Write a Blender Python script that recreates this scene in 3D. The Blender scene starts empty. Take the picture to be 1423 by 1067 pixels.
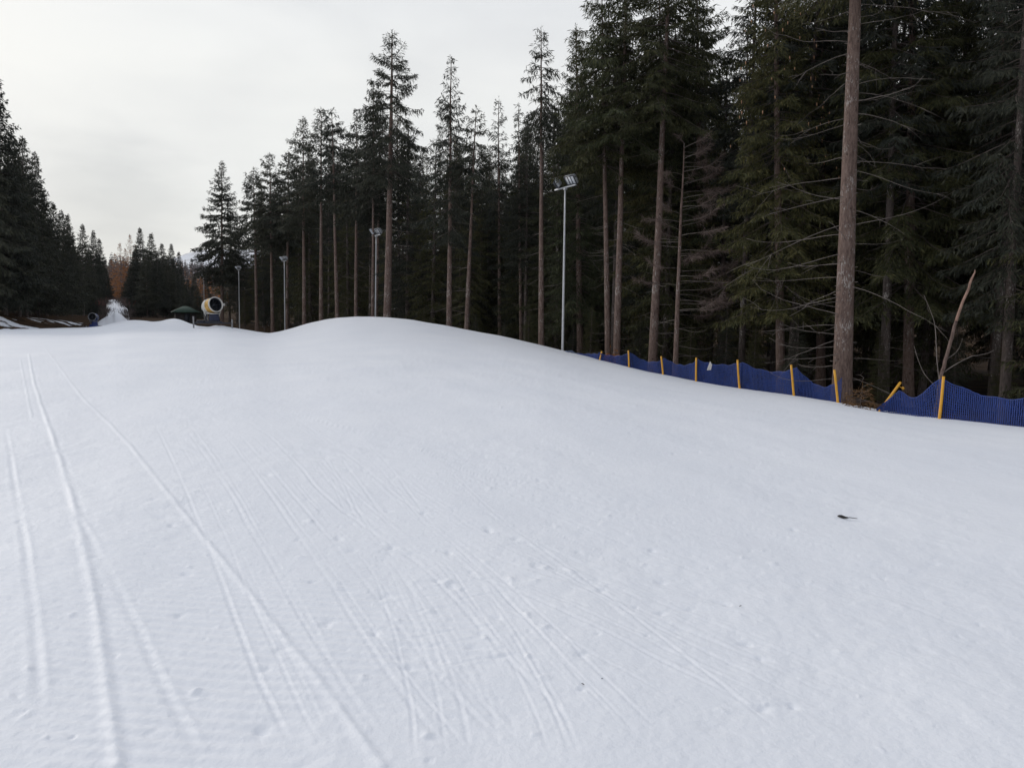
import bpy, math, random
import numpy as np
from mathutils import Matrix, Vector, Euler

SC = bpy.context.scene
COL = SC.collection
RNG = np.random.default_rng(11)
random.seed(5)
PI = math.pi
EYE = 1.6

# ------------------------------------------------------------------ camera
F = 1050.0
PITCH, ROLL = math.radians(5.09), math.radians(0.8)
cam_d = bpy.data.cameras.new('camera')
cam = bpy.data.objects.new('camera', cam_d)
COL.objects.link(cam)
cam_d.sensor_width = 36.0
cam_d.lens = 36.0 * F / 1423.0
cam_d.clip_start, cam_d.clip_end = 0.05, 9000.0
RC = Matrix.Rotation(PI / 2 - PITCH, 3, 'X') @ Matrix.Rotation(ROLL, 3, 'Z')
cam.matrix_world = Matrix.Translation((0, 0, EYE)) @ RC.to_4x4()
SC.camera = cam
RN = np.array(RC)


def ray(px, py):
    """slopes X/Y and Z/Y of the sight line through a point of the photograph"""
    d = RN @ np.array([(px - 711.5) / F, -(py - 533.5) / F, -1.0])
    return d[0] / d[1], d[2] / d[1]


def at(px, py, depth):
    a, b = ray(px, py)
    return np.array([a * depth, depth, EYE + b * depth])


def project(p):
    q = RN.T @ (np.asarray(p, float) - np.array([0, 0, EYE]))
    return 711.5 + F * q[0] / -q[2], 533.5 - F * q[1] / -q[2]


# ------------------------------------------------------------------ noise
_perm = np.random.default_rng(3).permutation(4096)
_gx = np.cos(np.linspace(0, 2 * PI, 4096, endpoint=False) * 37.0)
_gy = np.sin(np.linspace(0, 2 * PI, 4096, endpoint=False) * 37.0)


def pnoise(x, y, seed=0):
    xi = np.floor(x).astype(np.int64); yi = np.floor(y).astype(np.int64)
    xf = x - xi; yf = y - yi
    def g(i, j):
        k = _perm[(_perm[(i + seed * 131) & 4095] + j * 57 + seed * 17) & 4095]
        return _gx[k], _gy[k]
    u = xf ** 3 * (xf * (xf * 6 - 15) + 10); v = yf ** 3 * (yf * (yf * 6 - 15) + 10)
    a = g(xi, yi); b = g(xi + 1, yi); c = g(xi, yi + 1); d = g(xi + 1, yi + 1)
    n00 = a[0] * xf + a[1] * yf; n10 = b[0] * (xf - 1) + b[1] * yf
    n01 = c[0] * xf + c[1] * (yf - 1); n11 = d[0] * (xf - 1) + d[1] * (yf - 1)
    return (n00 * (1 - u) + n10 * u) * (1 - v) + (n01 * (1 - u) + n11 * u) * v


def sstep(a, b, x):
    t = np.clip((x - a) / (b - a), 0, 1)
    return t * t * (3 - 2 * t)


# ------------------------------------------------------------------ materials
def new_mat(name):
    m = bpy.data.materials.new(name); m.use_nodes = True
    nt = m.node_tree
    return m, nt, nt.nodes['Principled BSDF']


def N(nt, typ, **kw):
    n = nt.nodes.new(typ)
    for k, v in kw.items():
        setattr(n, k, v)
    return n


def ramp(nt, stops, interp='LINEAR'):
    r = N(nt, 'ShaderNodeValToRGB')
    r.color_ramp.interpolation = interp
    el = r.color_ramp.elements
    while len(el) < len(stops):
        el.new(0.5)
    for e, (p, c) in zip(el, stops):
        e.position = p; e.color = (*c, 1)
    return r


def noise_node(nt, scale, detail=4, rough=0.55, vec=None, dist=0.0):
    n = N(nt, 'ShaderNodeTexNoise')
    n.inputs['Scale'].default_value = scale
    n.inputs['Detail'].default_value = detail
    n.inputs['Roughness'].default_value = rough
    n.inputs['Distortion'].default_value = dist
    if vec is not None:
        nt.links.new(vec, n.inputs['Vector'])
    return n


def obj_coord(nt):
    return N(nt, 'ShaderNodeTexCoord').outputs['Object']


def bump(nt, bsdf, h, strength, dist):
    b = N(nt, 'ShaderNodeBump')
    b.inputs['Strength'].default_value = strength
    b.inputs['Distance'].default_value = dist
    nt.links.new(h, b.inputs['Height'])
    nt.links.new(b.outputs['Normal'], bsdf.inputs['Normal'])
    return b


def mat_plain(name, col, rough=0.5, metal=0.0, var=0.12, scale=6.0, bmp=0.0):
    m, nt, b = new_mat(name)
    n = noise_node(nt, scale, 5, 0.6, obj_coord(nt))
    c = np.array(col)
    r = ramp(nt, [(0.3, tuple(c * (1 - var))), (0.7, tuple(np.minimum(c * (1 + var), 1)))])
    nt.links.new(n.outputs['Fac'], r.inputs['Fac'])
    nt.links.new(r.outputs['Color'], b.inputs['Base Color'])
    b.inputs['Roughness'].default_value = rough
    b.inputs['Metallic'].default_value = metal
    if bmp:
        bump(nt, b, n.outputs['Fac'], bmp, 0.02)
    return m


def mat_snow():
    m, nt, b = new_mat('snow')
    co = obj_coord(nt)
    n1 = noise_node(nt, 0.35, 4, 0.55, co)
    r = ramp(nt, [(0.3, (0.80, 0.815, 0.855)), (0.7, (0.84, 0.85, 0.88))])
    nt.links.new(n1.outputs['Fac'], r.inputs['Fac'])
    # a little forest dust here and there
    n2 = noise_node(nt, 2.3, 6, 0.7, co)
    n3 = noise_node(nt, 85.0, 3, 0.6, co)
    r2 = ramp(nt, [(0.70, (0, 0, 0)), (0.78, (1, 1, 1))])
    mm = N(nt, 'ShaderNodeMath', operation='MULTIPLY')
    r3 = ramp(nt, [(0.55, (0, 0, 0)), (0.75, (1, 1, 1))])
    nt.links.new(n2.outputs['Fac'], r2.inputs['Fac']); nt.links.new(n3.outputs['Fac'], r3.inputs['Fac'])
    nt.links.new(r2.outputs['Color'], mm.inputs[0]); nt.links.new(r3.outputs['Color'], mm.inputs[1])
    mx = N(nt, 'ShaderNodeMix', data_type='RGBA')
    nt.links.new(mm.outputs[0], mx.inputs['Factor'])
    nt.links.new(r.outputs['Color'], mx.inputs['A'])
    mx.inputs['B'].default_value = (0.45, 0.44, 0.44, 1)
    nt.links.new(mx.outputs['Result'], b.inputs['Base Color'])
    b.inputs['Roughness'].default_value = 0.65
    b.inputs['Specular IOR Level'].default_value = 0.25
    g1 = noise_node(nt, 32.0, 5, 0.65, co)
    g2 = noise_node(nt, 9.0, 4, 0.6, co)
    ad = N(nt, 'ShaderNodeMath', operation='MULTIPLY_ADD')
    ad.inputs[1].default_value = 2.2
    nt.links.new(g2.outputs['Fac'], ad.inputs[0]); nt.links.new(g1.outputs['Fac'], ad.inputs[2])
    bump(nt, b, ad.outputs[0], 0.45, 0.009)
    return m


def mat_floor():
    m, nt, b = new_mat('forest_litter')
    co = obj_coord(nt)
    n1 = noise_node(nt, 0.9, 6, 0.65, co)
    r = ramp(nt, [(0.3, (0.016, 0.011, 0.008)), (0.5, (0.038, 0.023, 0.013)), (0.72, (0.085, 0.05, 0.025))])
    nt.links.new(n1.outputs['Fac'], r.inputs['Fac'])
    n2 = noise_node(nt, 0.22, 5, 0.6, co)
    r2 = ramp(nt, [(0.53, (0, 0, 0)), (0.57, (1, 1, 1))])
    nt.links.new(n2.outputs['Fac'], r2.inputs['Fac'])
    mx = N(nt, 'ShaderNodeMix', data_type='RGBA')
    # old snow lies only on the open bank (mask stored on the ground itself)
    at_ = N(nt, 'ShaderNodeAttribute'); at_.attribute_name = 'old_snow'
    mu = N(nt, 'ShaderNodeMath', operation='MULTIPLY')
    nt.links.new(r2.outputs['Color'], mu.inputs[0]); nt.links.new(at_.outputs['Fac'], mu.inputs[1])
    nt.links.new(mu.outputs[0], mx.inputs['Factor'])
    nt.links.new(r.outputs['Color'], mx.inputs['A'])
    mx.inputs['B'].default_value = (0.7, 0.72, 0.76, 1)
    nt.links.new(mx.outputs['Result'], b.inputs['Base Color'])
    b.inputs['Roughness'].default_value = 0.95; b.inputs['Specular IOR Level'].default_value = 0.03
    n4 = noise_node(nt, 7.0, 6, 0.7, co)
    bump(nt, b, n4.outputs['Fac'], 0.8, 0.1)
    return m


def mat_bark(name, dark, light, lichen=(0.22, 0.2, 0.18)):
    m, nt, b = new_mat(name)
    co = obj_coord(nt)
    mp = N(nt, 'ShaderNodeMapping'); mp.inputs['Scale'].default_value = (9, 9, 2.2)
    nt.links.new(co, mp.inputs['Vector'])
    n1 = noise_node(nt, 1.6, 6, 0.7, mp.outputs['Vector'], 0.4)
    r = ramp(nt, [(0.32, dark), (0.6, light), (0.78, lichen)])
    nt.links.new(n1.outputs['Fac'], r.inputs['Fac'])
    v = N(nt, 'ShaderNodeTexVoronoi'); v.inputs['Scale'].default_value = 1.1
    mp2 = N(nt, 'ShaderNodeMapping'); mp2.inputs['Scale'].default_value = (2.6, 2.6, 2.2)
    nt.links.new(co, mp2.inputs['Vector']); nt.links.new(mp2.outputs['Vector'], v.inputs['Vector'])
    r2 = ramp(nt, [(0.06, (0.30, 0.26, 0.24)), (0.16, (1, 1, 1))])
    nt.links.new(v.outputs['Distance'], r2.inputs['Fac'])
    mx = N(nt, 'ShaderNodeMix', data_type='RGBA', blend_type='MULTIPLY')
    mx.inputs['Factor'].default_value = 1.0
    nt.links.new(r.outputs['Color'], mx.inputs['A']); nt.links.new(r2.outputs['Color'], mx.inputs['B'])
    mp3 = N(nt, 'ShaderNodeMapping'); mp3.inputs['Scale'].default_value = (22, 22, 7)
    nt.links.new(co, mp3.inputs['Vector'])
    n5 = noise_node(nt, 1.0, 3, 0.6, mp3.outputs['Vector'])
    n6 = noise_node(nt, 0.7, 3, 0.6, co)
    m5 = N(nt, 'ShaderNodeMath', operation='MULTIPLY'); nt.links.new(n5.outputs['Fac'], m5.inputs[0]); nt.links.new(n6.outputs['Fac'], m5.inputs[1])
    r5 = ramp(nt, [(0.31, (0, 0, 0)), (0.36, (1, 1, 1))]); nt.links.new(m5.outputs[0], r5.inputs['Fac'])
    mx5 = N(nt, 'ShaderNodeMix', data_type='RGBA'); nt.links.new(r5.outputs['Color'], mx5.inputs['Factor'])
    nt.links.new(mx.outputs['Result'], mx5.inputs['A']); mx5.inputs['B'].default_value = (0.34, 0.31, 0.29, 1)
    nt.links.new(mx5.outputs['Result'], b.inputs['Base Color'])
    b.inputs['Roughness'].default_value = 0.9
    b.inputs['Specular IOR Level'].default_value = 0.2
    bump(nt, b, n1.outputs['Fac'], 1.0, 0.05)
    return m


def mat_needles(name, stops, trans=0.12):
    m, nt, b = new_mat(name)
    g = N(nt, 'ShaderNodeNewGeometry')
    oi = N(nt, 'ShaderNodeObjectInfo')
    n = noise_node(nt, 0.55, 3, 0.6, obj_coord(nt))
    a1 = N(nt, 'ShaderNodeMath', operation='MULTIPLY'); a1.inputs[1].default_value = 0.5
    nt.links.new(g.outputs['Random Per Island'], a1.inputs[0])
    a2 = N(nt, 'ShaderNodeMath', operation='MULTIPLY_ADD'); a2.inputs[1].default_value = 0.7
    nt.links.new(n.outputs['Fac'], a2.inputs[0]); nt.links.new(a1.outputs[0], a2.inputs[2])
    a3 = N(nt, 'ShaderNodeMath', operation='MULTIPLY_ADD'); a3.inputs[1].default_value = 0.3
    nt.links.new(oi.outputs['Random'], a3.inputs[0]); nt.links.new(a2.outputs[0], a3.inputs[2])
    r = ramp(nt, stops)
    a4 = N(nt, 'ShaderNodeMath', operation='MULTIPLY'); a4.inputs[1].default_value = 0.75
    nt.links.new(a3.outputs[0], a4.inputs[0])
    nt.links.new(a4.outputs[0], r.inputs['Fac'])
    nt.links.new(r.outputs['Color'], b.inputs['Base Color'])
    b.inputs['Roughness'].default_value = 0.7
    b.inputs['Specular IOR Level'].default_value = 0.25
    if trans:
        t = N(nt, 'ShaderNodeBsdfTranslucent')
        nt.links.new(r.outputs['Color'], t.inputs['Color'])
        ms = N(nt, 'ShaderNodeMixShader'); ms.inputs[0].default_value = trans
        nt.links.new(b.outputs[0], ms.inputs[1]); nt.links.new(t.outputs[0], ms.inputs[2])
        nt.links.new(ms.outputs[0], nt.nodes['Material Output'].inputs['Surface'])
    return m


M = {}
M['snow'] = mat_snow()
M['floor'] = mat_floor()
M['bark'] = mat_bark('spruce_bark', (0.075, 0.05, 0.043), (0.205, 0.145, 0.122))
M['bark_dark'] = mat_bark('shaded_spruce_bark', (0.05, 0.04, 0.036), (0.13, 0.105, 0.095), (0.2, 0.18, 0.16))  # darker copy of the bark, shade of the wood put into its colour
M['dead'] = mat_plain('dead_wood', (0.175, 0.148, 0.132), 0.9, 0, 0.35, 3.0)
M['twig'] = mat_plain('twig_wood', (0.10, 0.078, 0.07), 0.9, 0, 0.3, 3.0)
M['green'] = mat_needles('spruce_needles', [(0.25, (0.023, 0.029, 0.017)), (0.55, (0.052, 0.060, 0.029)), (0.9, (0.105, 0.112, 0.040))])
M['green_warm'] = mat_needles('spruce_needles_olive', [(0.25, (0.023, 0.026, 0.013)), (0.55, (0.056, 0.059, 0.023)), (0.9, (0.125, 0.110, 0.040))])
M['green_cold'] = mat_needles('spruce_needles_bluish', [(0.25, (0.018, 0.022, 0.018)), (0.55, (0.036, 0.041, 0.030)), (0.9, (0.072, 0.072, 0.045))])
M['rust'] = mat_needles('rusty_needles', [(0.25, (0.10, 0.035, 0.012)), (0.55, (0.26, 0.10, 0.03)), (0.9, (0.42, 0.19, 0.06))])
M['dead_twig'] = mat_needles('dead_fine_twigs', [(0.25, (0.06, 0.043, 0.038)), (0.55, (0.125, 0.088, 0.076)), (0.9, (0.22, 0.165, 0.145))], 0)
M['brown_bush'] = mat_needles('withered_needles', [(0.25, (0.05, 0.028, 0.014)), (0.55, (0.13, 0.07, 0.03)), (0.9, (0.22, 0.12, 0.05))])
M['cone'] = mat_plain('spruce_cones', (0.36, 0.2, 0.11), 0.7, 0, 0.3, 5)
M['net'] = mat_plain('blue_netting', (0.007, 0.034, 0.19), 0.6, 0, 0.25, 3)
M['yellow_post'] = mat_plain('yellow_plastic', (0.72, 0.36, 0.03), 0.45, 0, 0.12, 8)
M['galv'] = mat_plain('galvanised_steel', (0.50, 0.51, 0.53), 0.45, 0.15, 0.15, 10)
M['lamp_housing'] = mat_plain('grey_cast_aluminium', (0.42, 0.44, 0.47), 0.5, 0.2, 0.12, 8)
M['lamp_dark'] = mat_plain('dark_louvre', (0.05, 0.055, 0.07), 0.5, 0.2, 0.1, 8)
M['lamp_glass'] = mat_plain('floodlight_glass', (0.74, 0.77, 0.8), 0.25, 0.0, 0.1, 8)
M['gun_yellow'] = mat_plain('worn_yellow_paint', (0.52, 0.30, 0.07), 0.5, 0, 0.4, 4)
M['gun_white'] = mat_plain('white_paint', (0.56, 0.54, 0.50), 0.5, 0, 0.1, 4)
M['gun_blue'] = mat_plain('blue_paint', (0.014, 0.035, 0.16), 0.45, 0, 0.2, 4)
M['gun_navy'] = mat_plain('navy_paint', (0.012, 0.018, 0.055), 0.5, 0, 0.2, 4)
M['gun_dark'] = mat_plain('dark_steel', (0.03, 0.033, 0.045), 0.5, 0.3, 0.2, 4)
M['gun_grey'] = mat_plain('grey_steel', (0.26, 0.26, 0.27), 0.5, 0.3, 0.2, 4)
M['roof_green'] = mat_plain('green_roof_sheet', (0.028, 0.06, 0.04), 0.8, 0, 0.2, 3)
M['shed_wood'] = mat_plain('dark_stained_wood', (0.035, 0.03, 0.03), 0.8, 0, 0.3, 3)
M['peeled'] = mat_plain('peeled_stem_wood', (0.27, 0.165, 0.125), 0.8, 0, 0.3, 6)
M['cloth'] = mat_plain('white_rag', (0.72, 0.68, 0.64), 0.8, 0, 0.06, 12)
M['dark_bark'] = mat_plain('wet_black_bark', (0.02, 0.017, 0.016), 0.7, 0, 0.3, 20)
M['red_osier'] = mat_needles('red_shoots', [(0.25, (0.09, 0.03, 0.028)), (0.6, (0.2, 0.07, 0.06)), (0.9, (0.3, 0.12, 0.1))], 0)


# ------------------------------------------------------------------ mesh helpers
def mesh_np(name, verts, quads=None, tris=None, mats=(), midx_q=None, midx_t=None, smooth=False):
    verts = np.asarray(verts, np.float32).reshape(-1, 3)
    loops, starts, tot, mi = [], [], [], []
    off = 0
    for fs, k, mx in ((quads, 4, midx_q), (tris, 3, midx_t)):
        if fs is None or len(fs) == 0:
            continue
        fs = np.asarray(fs, np.int32).reshape(-1, k)
        loops.append(fs.ravel())
        starts.append(off + np.arange(len(fs), dtype=np.int32) * k)
        tot.append(np.full(len(fs), k, np.int32))
        mi.append(np.zeros(len(fs), np.int32) if mx is None else np.asarray(mx, np.int32))
        off += len(fs) * k
    loops = np.concatenate(loops); starts = np.concatenate(starts); tot = np.concatenate(tot); mi = np.concatenate(mi)
    me = bpy.data.meshes.new(name)
    me.vertices.add(len(verts)); me.vertices.foreach_set('co', verts.ravel())
    me.loops.add(len(loops)); me.loops.foreach_set('vertex_index', loops)
    me.polygons.add(len(starts)); me.polygons.foreach_set('loop_start', starts)
    me.polygons.foreach_set('loop_total', tot)
    me.polygons.foreach_set('material_index', mi)
    if smooth:
        me.polygons.foreach_set('use_smooth', np.ones(len(starts), bool))
    for m in mats:
        me.materials.append(m)
    me.update(calc_edges=True)
    return me


class MB:
    """collects tubes, boxes and lathes; build() links them as one mesh object"""
    def __init__(s):
        s.v, s.q, s.t, s.n = [], [], [], 0
        s.mq, s.mt = [], []

    def add(s, v, q=(), t=(), m=0):
        v = np.asarray(v, float).reshape(-1, 3)
        s.v.append(v)
        if len(q):
            q = np.asarray(q, np.int64).reshape(-1, 4); s.q.append(q + s.n); s.mq.append(np.full(len(q), m))
        if len(t):
            t = np.asarray(t, np.int64).reshape(-1, 3); s.t.append(t + s.n); s.mt.append(np.full(len(t), m))
        s.n += len(v)

    def tube(s, pts, rad, k=6, m=0, caps=True, closed_tip=False):
        pts = np.asarray(pts, float); n = len(pts)
        rad = np.broadcast_to(np.asarray(rad, float), (n,))
        d = np.gradient(pts, axis=0); d /= np.linalg.norm(d, axis=1)[:, None] + 1e-12
        ref = np.array([0, 0, 1.0]) if abs(d[0][2]) < 0.9 else np.array([1.0, 0, 0])
        a = np.cross(d, ref); a /= np.linalg.norm(a, axis=1)[:, None] + 1e-12
        b = np.cross(d, a)
        th = np.arange(k) * 2 * PI / k
        ring = pts[:, None] + rad[:, None, None] * (np.cos(th)[None, :, None] * a[:, None] + np.sin(th)[None, :, None] * b[:, None])
        i = np.arange(n - 1)[:, None] * k; j = np.arange(k)[None]; j2 = (j + 1) % k
        q = np.stack([i + j, i + j2, i + k + j2, i + k + j], -1).reshape(-1, 4)
        v = ring.reshape(-1, 3); t = []
        if caps:
            v = np.vstack([v, pts[:1], pts[-1:]])
            c0, c1 = n * k, n * k + 1
            for u in range(k):
                t.append((c0, (u + 1) % k, u)); t.append((c1, (n - 1) * k + u, (n - 1) * k + (u + 1) % k))
        s.add(v, q, t, m)

    def box(s, c, size, rot=None, m=0, taper=1.0):
        h = np.array(size) / 2
        v = np.array([[x, y, z] for z in (-1, 1) for y in (-1, 1) for x in (-1, 1)], float)
        v[4:, :2] *= taper
        v = v * h
        if rot is not None:
            v = v @ np.array(rot).T
        s.add(v + np.array(c), [(0, 2, 3, 1), (4, 5, 7, 6), (0, 1, 5, 4), (2, 6, 7, 3), (0, 4, 6, 2), (1, 3, 7, 5)], (), m)

    def lathe(s, prof, k=24, axis_mat=None, origin=(0, 0, 0), m=0):
        """profile (radius, along) turned about local Z, then axis_mat"""
        prof = np.asarray(prof, float); n = len(prof)
        th = np.arange(k) * 2 * PI / k
        v = np.stack([prof[:, 0][:, None] * np.cos(th), prof[:, 0][:, None] * np.sin(th), np.repeat(prof[:, 1][:, None], k, 1)], -1).reshape(-1, 3)
        i = np.arange(n - 1)[:, None] * k; j = np.arange(k)[None]; j2 = (j + 1) % k
        q = np.stack([i + j, i + j2, i + k + j2, i + k + j], -1).reshape(-1, 4)
        if axis_mat is not None:
            v = v @ np.array(axis_mat).T
        s.add(v + np.array(origin), q, (), m)

    def build(s, name, mats, parent=None, smooth=False, bevel=0.0):
        if not isinstance(mats, (list, tuple)):
            mats = [mats]
        me = mesh_np(name, np.vstack(s.v), np.vstack(s.q) if s.q else None, np.vstack(s.t) if s.t else None, mats,
                     np.concatenate(s.mq) if s.q else None, np.concatenate(s.mt) if s.t else None, smooth)
        o = bpy.data.objects.new(name, me); COL.objects.link(o)
        o.parent = parent
        if bevel:
            bm = o.modifiers.new('bevel', 'BEVEL'); bm.width = bevel; bm.segments = 2; bm.limit_method = 'ANGLE'
        return o


def link(name, me, parent=None):
    o = bpy.data.objects.new(name, me); COL.objects.link(o); o.parent = parent
    return o


def tag(o, label=None, cat=None, group=None, kind=None):
    if label: o['label'] = label
    if cat: o['category'] = cat
    if group: o['group'] = group
    if kind: o['kind'] = kind
    return o


def empty(name, loc, rot=(0, 0, 0)):
    o = bpy.data.objects.new(name, None); COL.objects.link(o)
    o.location = loc; o.rotation_euler = rot; o.empty_display_size = 0.3
    return o


def copy_tree(o, parent=None):
    c = o.copy(); COL.objects.link(c); c.parent = parent
    for ch in list(o.children):
        copy_tree(ch, c)
    return c


# ------------------------------------------------------------------ terrain
# crest of the groomed snow: photo x, photo y, distance ahead
CREST = [(-900, 470, 60), (-500, 462, 68), (-200, 459, 76), (0, 458, 82), (40, 457, 87), (80, 456, 93), (120, 455, 104), (140, 453, 106), (152, 450, 104), (165, 447, 100),
         (176, 445.2, 97), (188, 445, 96), (200, 445.8, 95), (212, 447.2, 93), (222, 446.6, 92.5), (231, 444.2, 91.5), (240, 442.8, 90), (248, 443.4, 88), (256, 446.4, 85), (264, 449.5, 81), (272, 452, 77), (280, 453.6, 74), (288, 454.6, 70), (294, 453.6, 68.5),
         (298, 452.8, 68), (301, 451.6, 68), (305, 453.3, 68), (310.5, 452.6, 68), (315, 454.3, 68), (322, 455.4, 68), (332, 457.3, 68), (345, 459, 68), (360, 461.5, 67.5), (374, 463.5, 67), (388, 461, 66), (402, 457.5, 65), (418, 452.5, 63.5), (435, 448, 62), (455, 443.5, 59.5),
         (475, 441, 57), (495, 440, 55), (520, 440, 53), (545, 441.5, 51), (575, 445, 49.5), (610, 451, 47.7), (650, 458.5, 46), (700, 468, 43.8),
         (740, 477, 42), (780, 487, 40.3), (840, 503, 37.5), (900, 517.5, 35.5), (950, 528, 33.4), (1000, 537, 31.5), (1050, 544.5, 29.7), (1100, 551.5, 28),
         (1150, 559.5, 26.2), (1200, 568, 24.5), (1250, 576, 22.9), (1300, 583, 21.5), (1360, 590, 20.2), (1423, 597, 19), (1600, 615, 16.5), (1900, 640, 13.5), (2600, 690, 10)]
_c = [(ray(x, y)[0], ray(x, y)[1], d) for x, y, d in CREST]
_ct = np.array([a[0] for a in _c]); _cb = np.array([a[1] for a in _c]); _cd = np.array([a[2] for a in _c])
_tt = np.linspace(-3.2, 3.2, 6401)
def _sm(v, w):
    y = np.interp(_tt, _ct, v); h_ = int(w * 4) + 1; k = np.exp(-0.5 * (np.arange(-h_, h_ + 1) / w) ** 2); k /= k.sum()
    return np.convolve(np.pad(y, h_, mode='edge'), k, 'valid')
_SD = _sm(_cd, 10.0)
_SZ = _sm(_cb, 18.0) * _SD + EYE                       # broad shape of the piste
_SE = _sm(_cb, 2.4) * _SD + EYE - _SZ                  # small lumps that sit on the crest only


def crest_at(px, py=460):
    t = ray(px, py)[0]
    return float(np.interp(t, _tt, _SD))


BANK_T = [ray(-900, 450)[0], ray(-60, 450)[0], ray(0, 450)[0], ray(85, 450)[0], ray(122, 450)[0]]
PD = np.array([-0.533, 0.846]); PN = np.array([0.846, 0.533])


def floor_z(x, y):
    x = np.asarray(x, float); y = np.asarray(y, float)
    v = x * PN[0] + y * PN[1]; r = np.hypot(x, y)
    z = -0.55 - 1.35 * sstep(14, 25, v) * (1 - sstep(70, 120, y))
    t = x / np.maximum(y, 1.0)
    D = np.interp(t, _ct, _cd)
    z = z + np.interp(t, BANK_T, [1.6, 1.6, 1.45, 0.7, 0.0]) * sstep(1.5, 8.5, y - D) * (y > 40)
    z = z + 0.5 * sstep(105, 190, r) + 5.0 * sstep(230, 480, r)
    return z + 0.22 * pnoise(x * 0.23, y * 0.23, 4) + 0.08 * pnoise(x * 0.9, y * 0.9, 5)


def snow_base(x, y):
    x = np.asarray(x, float); y = np.asarray(y, float)
    t = x / np.maximum(y, 1e-3)
    ds = np.interp(t, _tt, _SD); zs = np.interp(t, _tt, _SZ)
    s = y / ds
    g = 0.45 * s ** 2 + 0.55 * s ** 3.2 * (1 + 0.0 * s)
    gr = np.where(zs < 0, s ** 1.9, g)
    sc = np.clip(s, 0, 1)
    gg = np.where(zs < 0, sc ** 1.9, 0.45 * sc ** 2 + 0.55 * sc ** 3.2)
    d = np.maximum(y - ds, 0)
    z = zs * gg + np.interp(t, _tt, _SE) * sstep(0.90, 1.0, s) + 0.02 * d * np.exp(-d / 0.8) - 0.55 * np.maximum(d - 0.4, 0) ** 1.15
    z = np.where(s > 1, np.maximum(z, floor_z(x, y) - 0.9), z)
    return z


def undulation(x, y):
    w = sstep(6, 22, y)
    ds = np.interp(x / np.maximum(y, 1e-3), _tt, _SD)
    e = 1 - 0.8 * sstep(0.86, 0.99, y / ds)
    return w * e * (0.22 * pnoise(x * 0.075 + 3, y * 0.055, 7) + 0.05 * pnoise(x * 0.33, y * 0.2, 8)) + 0.03 * pnoise(x * 0.5, y * 0.32, 9)


def snow_z(x, y):
    return snow_base(x, y) + undulation(x, y)


def ground_pt(px, py):
    a, b = ray(px, py)
    d = 5.0
    lo, hi = 0.8, 130.0
    for _ in range(50):
        d = 0.5 * (lo + hi)
        if EYE + b * d > float(snow_z(a * d, d)):
            lo = d
        else:
            hi = d
    return np.array([a * d, d])


def smooth_poly(pts, n=10):
    pts = np.asarray(pts, float)
    p = np.vstack([2 * pts[0] - pts[1], pts, 2 * pts[-1] - pts[-2]])
    out = []
    for i in range(1, len(p) - 2):
        for t in np.linspace(0, 1, n, endpoint=False):
            out.append(0.5 * (2 * p[i] + (p[i + 1] - p[i - 1]) * t + (2 * p[i - 1] - 5 * p[i] + 4 * p[i + 1] - p[i + 2]) * t ** 2
                              + (3 * p[i] - p[i - 1] - 3 * p[i + 1] + p[i + 2]) * t ** 3))
    out.append(p[-2])
    return np.array(out)


def signed_dist(X, Y, poly, reach):
    """signed distance of the grid points to a polyline (huge beyond reach) and the share of its length"""
    D = np.full(X.shape, 1e9); U = np.zeros(X.shape); n = len(poly) - 1
    for k_, (a, b) in enumerate(zip(poly[:-1], poly[1:])):
        m = (X > min(a[0], b[0]) - reach) & (X < max(a[0], b[0]) + reach) & (Y > min(a[1], b[1]) - reach) & (Y < max(a[1], b[1]) + reach)
        if not m.any():
            continue
        idx = np.nonzero(m)
        e = b - a; L2 = e @ e + 1e-12
        px, py = X[idx] - a[0], Y[idx] - a[1]
        t = np.clip((px * e[0] + py * e[1]) / L2, 0, 1)
        dx, dy = px - t * e[0], py - t * e[1]
        dd = np.hypot(dx, dy) * np.where(e[0] * py - e[1] * px > 0, 1, -1)
        cur = D[idx]; nearer = np.abs(dd) < np.abs(cur)
        D[idx] = np.where(nearer, dd, cur)
        U[idx] = np.where(nearer, (k_ + t) / n, U[idx])
    return D, U


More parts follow.
